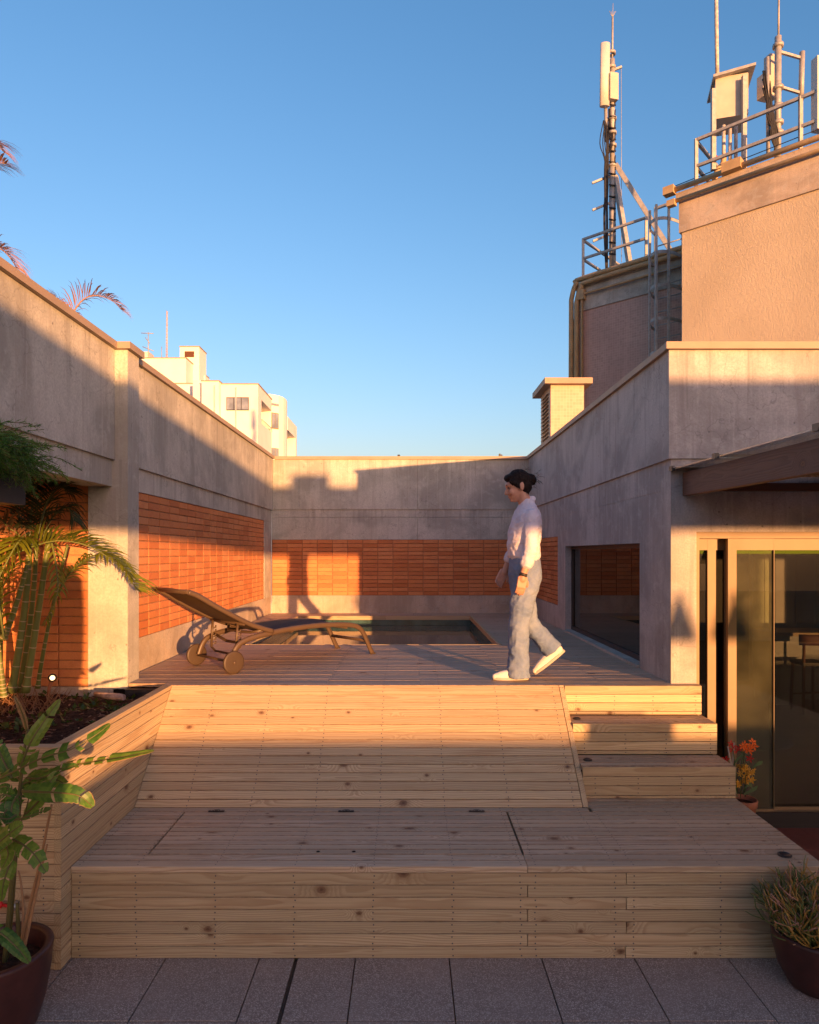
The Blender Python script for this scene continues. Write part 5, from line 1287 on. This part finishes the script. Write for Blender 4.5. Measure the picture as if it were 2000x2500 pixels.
# chimney
Yc = 13.0
cx0, cx1 = (1345-995)/1660*Yc, (1426-995)/1660*Yc; ztop = 2.15+(1350-940)/1660*Yc
ck = empty('tiled_chimney', ((cx0+cx1)/2, Yc+.4, 3.5), 'tan mosaic tiled chimney with a flat cap behind the right wall', 'chimney')
o = MB().box(cx0, cx1, Yc, Yc+.95, 2.5, ztop).build('shaft', M['tile_chimney'], ck); uv_wall(o, Vector((cx0,Yc,0)), Vector((1,0,0)))
MB().box(cx0-.14, cx1+.13, Yc-.14, Yc+1.15, ztop, ztop+.11).build('cap', M['coping'], ck)
for k in range(12): MB().obox((cx0-.012, Yc+.5, ztop-.12-.075*k), (0,1,0), (1,0,.6), (-.6,0,1), .3, .03, .006).build('louvre', M['frame_dark'], ck)

# ------------------------------------------------------------------ far white building
wb = empty('white_building', (-16, 62, -28), 'cream white apartment building with stepped roofs beyond the left wall', 'building')
W = M['white']
def wbx(name, *a, mat=W): return MB().box(*a).build(name, mat, wb)
def Z(py, Y): return CAM_H + (1350-py)/1660*Y
wbx('block', -30, -19.55, 60, 66.9, -28, Z(875,60)); 
wbx('block', -19.55, -18.9, 63.5, 66.85, -28, Z(917,63.5))
wbx('roof_hut', -20.75, -19.0, 62, 64.2, 10, Z(847,62)); wbx('louvre', -20.3, -19.45, 61.93, 61.995, Z(872,62), Z(858,62), mat=M['chair_wood'])
wbx('block', -26, -17.6, 57.5, 60.0, -28, Z(937.5,57.5))
wbx('block', -16.65, -15.25, 55, 61, -28, Z(931,55)); wbx('block', -17.61, -16.64, 55.8, 60, -28, Z(937,57))
wbx('block', -15.25, -13.7, 55.6, 61.2, -28, Z(937,55.4)); zb = Z(937,55.4)
wbx('bay', -13.7, -12.22, 55.6, 56.9, -28, zb - .004)
for z0, z1 in ((14.95, zb), (10.9, 13.0), (6.5, 9.0), (-28, 5)): wbx('parapet', -13.7, -12.222, 56.9, 61.2, z0, z1 - .004)
for z0 in (13.0, 9.0):
    f = wbx('window', -13.69, -13.62, 57.0, 61.0, z0+.0, z0+1.9, mat=M['frame_dark'])
    for k in range(2): MB().box(-13.618, -13.61, 57.1+1.95*k, 58.95+1.95*k, z0+.1, z0+1.85).build('pane', M['glass_far'], f)
wbx('shutter', -12.8, -12.25, 56.95, 57.0, 11.0, 14.9, mat=M['galv'])
def fwin(x0, x1, Y, z0, z1, n, label=None):
    f = MB().box(x0, x1, Y-.06, Y-.002, z0, z1).build('window', M['frame_dark'], wb); wd2 = (x1-x0)/n
    for k in range(n): MB().box(x0+wd2*k+.03, x0+wd2*(k+1)-.03, Y-.075, Y-.061, z0+.06, z1-.06).build('pane', M['glass_far'], f)
X55 = lambda px, Y: (px-995)/1660*Y
fwin(X55(553,55.6), X55(608,55.6), 55.6, Z(1002,55.6), Z(970,55.6), 3)
fwin(X55(462,57.5), -17.65, 57.5, Z(1004,57.5), Z(971,57.5), 2)
cpoly = [(-16, 61.3), (-12.42, 61.3), (-11.72, 61.9), (-11.42, 62.6), (-11.33, 63.4), (-11.38, 64.3), (-11.9, 66.6), (-16, 66.6)]
MB().prism(cpoly, -28, Z(963,61.5)).build('rounded_tower', W, wb)
dv = Vector((.70, .60, 0)).normalized(); nv = Vector((dv.y, -dv.x, 0))
for py0, py1 in ((1008,1047), (1094,1120), (985,990)):
    cpt = Vector((-12.02, 61.64, (Z(py0,61.6)+Z(py1,61.6))/2)); hh = (Z(py0,61.6)-Z(py1,61.6))/2
    f = MB().obox(cpt + nv*.02, dv, nv, (0,0,1), .36, .03, hh).build('window', M['bronze'], wb)
    for k in (-1, 1): MB().obox(cpt + nv*.055 + dv*.17*k, dv, nv, (0,0,1), .15, .01, hh*.9).build('pane', M['glass_far'], f)
wbx('block', -16, -12.9, 66.6, 72.0, -28, 15.5); wbx('parapet', -12.9, -11.72, 66.6, 72, 14.2, 15.498); wbx('parapet', -12.9, -11.73, 66.6, 72, -28, 11.6); wbx('bay', -12.9, -11.725, 71.2, 72, 11.6, 14.2)
f = wbx('window', -12.89, -12.83, 66.8, 71.0, 11.7, 14.1, mat=M['frame_dark']); MB().box(-12.828, -12.82, 66.9, 70.9, 11.8, 14.0).build('pane', M['glass_far'], f)
for a_ in ((-30.05,-19.5,59.95,66.95,Z(875,60)), (-16.7,-15.2,54.95,61.05,Z(931,55)), (-15.25,-12.17,55.55,61.25,zb), (-26,-17.62,57.45,60,Z(937.5,57.5)), (-20.8,-18.95,61.95,64.25,Z(847,62))):
    wbx('roof_edge', a_[0], a_[1], a_[2], a_[3], a_[4]+.002, a_[4]+.09, mat=M['coping'])
for x_, y_, z_ in ((-13.2, 55.585, 10.3), (-16.1, 54.985, 9.0)):
    MB().box(x_-.4, x_+.4, y_-.35, y_, z_, z_+.55).build('air_conditioner', M['white_plastic'], wb)
for x_ in (-14.02, -15.6): MB().tube([(x_, 54.95 if x_ < -15.2 else 55.56, -28), (x_, 54.95 if x_ < -15.2 else 55.56, 15.7)], .05, 6).build('drain_pipe', M['white_plastic'], wb)
for z_ in (13.0, 9.0):
    rl = MB()
    for k in range(12): rl.tube([(-12.2, 56.95+.38*k, z_), (-12.2, 56.95+.38*k, z_+.35)], .02, 4)
    rl.tube([(-12.2, 56.9, z_+.35), (-12.2, 61.2, z_+.35)], .03, 5); rl.build('balcony_rail', M['galv'], wb)
MB().box(-24.5, -23.2, 61, 62.2, Z(875,60), Z(875,60)+.9).build('roof_tank', M['white_plastic'], wb)
ta = empty('television_antenna', P(362, 876, 61), 'thin television antenna on the far white building', 'antenna')
m = MB(); m.tube([P(362,877,61), P(362,811,61)], .035, 6).build('mast', M['galv'], ta)
for a_, b_ in (((345,813),(375,814)), ((355,824),(366,838)), ((348,846),(376,857))): MB().tube([P(*a_,61), P(*b_,61)], .035, 5).build('boom', M['galv'], ta)
lt = empty('lattice_mast', P(407, 876, 62), 'slim red and white lattice mast on the far white building', 'mast')
for dx in (-1.6, 1.6): MB().tube([P(407+dx,876,62), P(408+dx*.8,760,62)], .03, 5).build('leg', M['rust'], lt)
m = MB()
for k in range(17): m.tube([P(405.5 if k % 2 else 408.8,876-7*k,62), P(408.8 if k % 2 else 405.7,869-7*k,62)], .02, 4)
m.build('lacing', M['terracotta'], lt)
MB().tube([P(395,876,62), P(395,846,62)], .03, 5).build('aerial_rod', M['galv'], label='short aerial rod left of the lattice mast on the far building', cat='aerial')

# ------------------------------------------------------------------ unseen beam, parapet, lamps and furniture added behind the camera to cast long shadows
cv = empty('shadow_beam_frame', (4, -3.5, 0), 'unseen concrete beam and low parapet added behind the photographer to cast the long shadows', 'wall')
MB().box(-3.4, 13.5, -6.1, -5.85, 2.73, 3.885).build('shadow_beam', M['concrete'], cv)  # unseen beam, shaped to throw the upper shadow band
MB().box(-3.4, 13.5, -6.1, -5.95, -.02, 1.23).build('parapet', M['concrete'], cv)
MB().box(6.15, 6.7, -6.08, -5.87, 3.886, 4.09).build('shadow_block', M['concrete'], cv)  # unseen block added for the step in the shadow edge
MB().box(-3.6, -3.401, -6.1, -5.85, -.02, 3.885).build('post', M['concrete'], cv)  # unseen post of the added shadow beam
MB().box(13.501, 13.7, -6.1, -5.85, -.02, 3.885).build('post', M['concrete'], cv)  # unseen post of the added shadow beam
for x, lb in ((7.30, 'unseen conical pendant lamp added to cast a cone shadow, nearer the pergola'), (7.78, 'unseen conical pendant lamp added to cast a cone shadow, farther from the pergola')):
    z0 = 1.885  # unseen lamps, guessed from cone shadows and hung to cast them
    o = empty('shadow_pendant_lamp', (x, -5.97, z0), lb, 'lamp', 'unseen pendant lamps added for their shadows')
    MB().lathe([(.14, 0), (.05, .28), (.035, .30), (.035, .38), (0, .38)], (x, -5.97, z0), 24).build('shade', M['black'], o)
    MB().tube([(x,-5.97,z0+.38), (x,-5.97,2.73)], .004, 5).build('shadow_lamp_cord', M['cable'], o)
sf = empty('shadow_armchair', (4.95, -2.6, 0), 'unseen armchair shape added behind the photographer to shade the wooden steps', 'chair')
MB().box(4.65, 5.25, -2.9, -2.3, .36, .44).build('seat', M['chair_wood'], sf); MB().box(4.65, 5.25, -2.36, -2.3, .44, 1.22).build('backrest', M['chair_wood'], sf)  # unseen chair shape added to cast the shadow on the steps
for x in (4.68, 5.22):
    for y_ in (-2.87, -2.33): MB().bar((x,y_,-.0), (x,y_,.36), .05).build('leg', M['chair_wood'], sf)  # legs of the unseen chair shape added for its shadow

pa_ = empty('photographer_standin', (-.03, -.6, 0), 'unseen stand-in for the photographer, shaped as a closed parasol, added to cast a shadow', 'parasol')
MB().lathe([(0, 2.30), (.12, 2.28), (.235, 2.16), (.25, 1.85), (.24, 1.45), (.19, 1.3), (.15, .95), (0, .93)], (-.03, -.6, 0), 20).build('standin_body', M['denim'], pa_)  # added body shape casting the photographer's shadow on the alcove
MB().tube([(-.03, -.6, .04), (-.03, -.6, .95)], .025, 10).build('pole', M['galv'], pa_)
MB().lathe([(0, .06), (.2, .05), (.22, 0), (0, 0)], (-.03, -.6, 0), 24).build('base', M['concrete'], pa_)  # foot of the added photographer stand-in
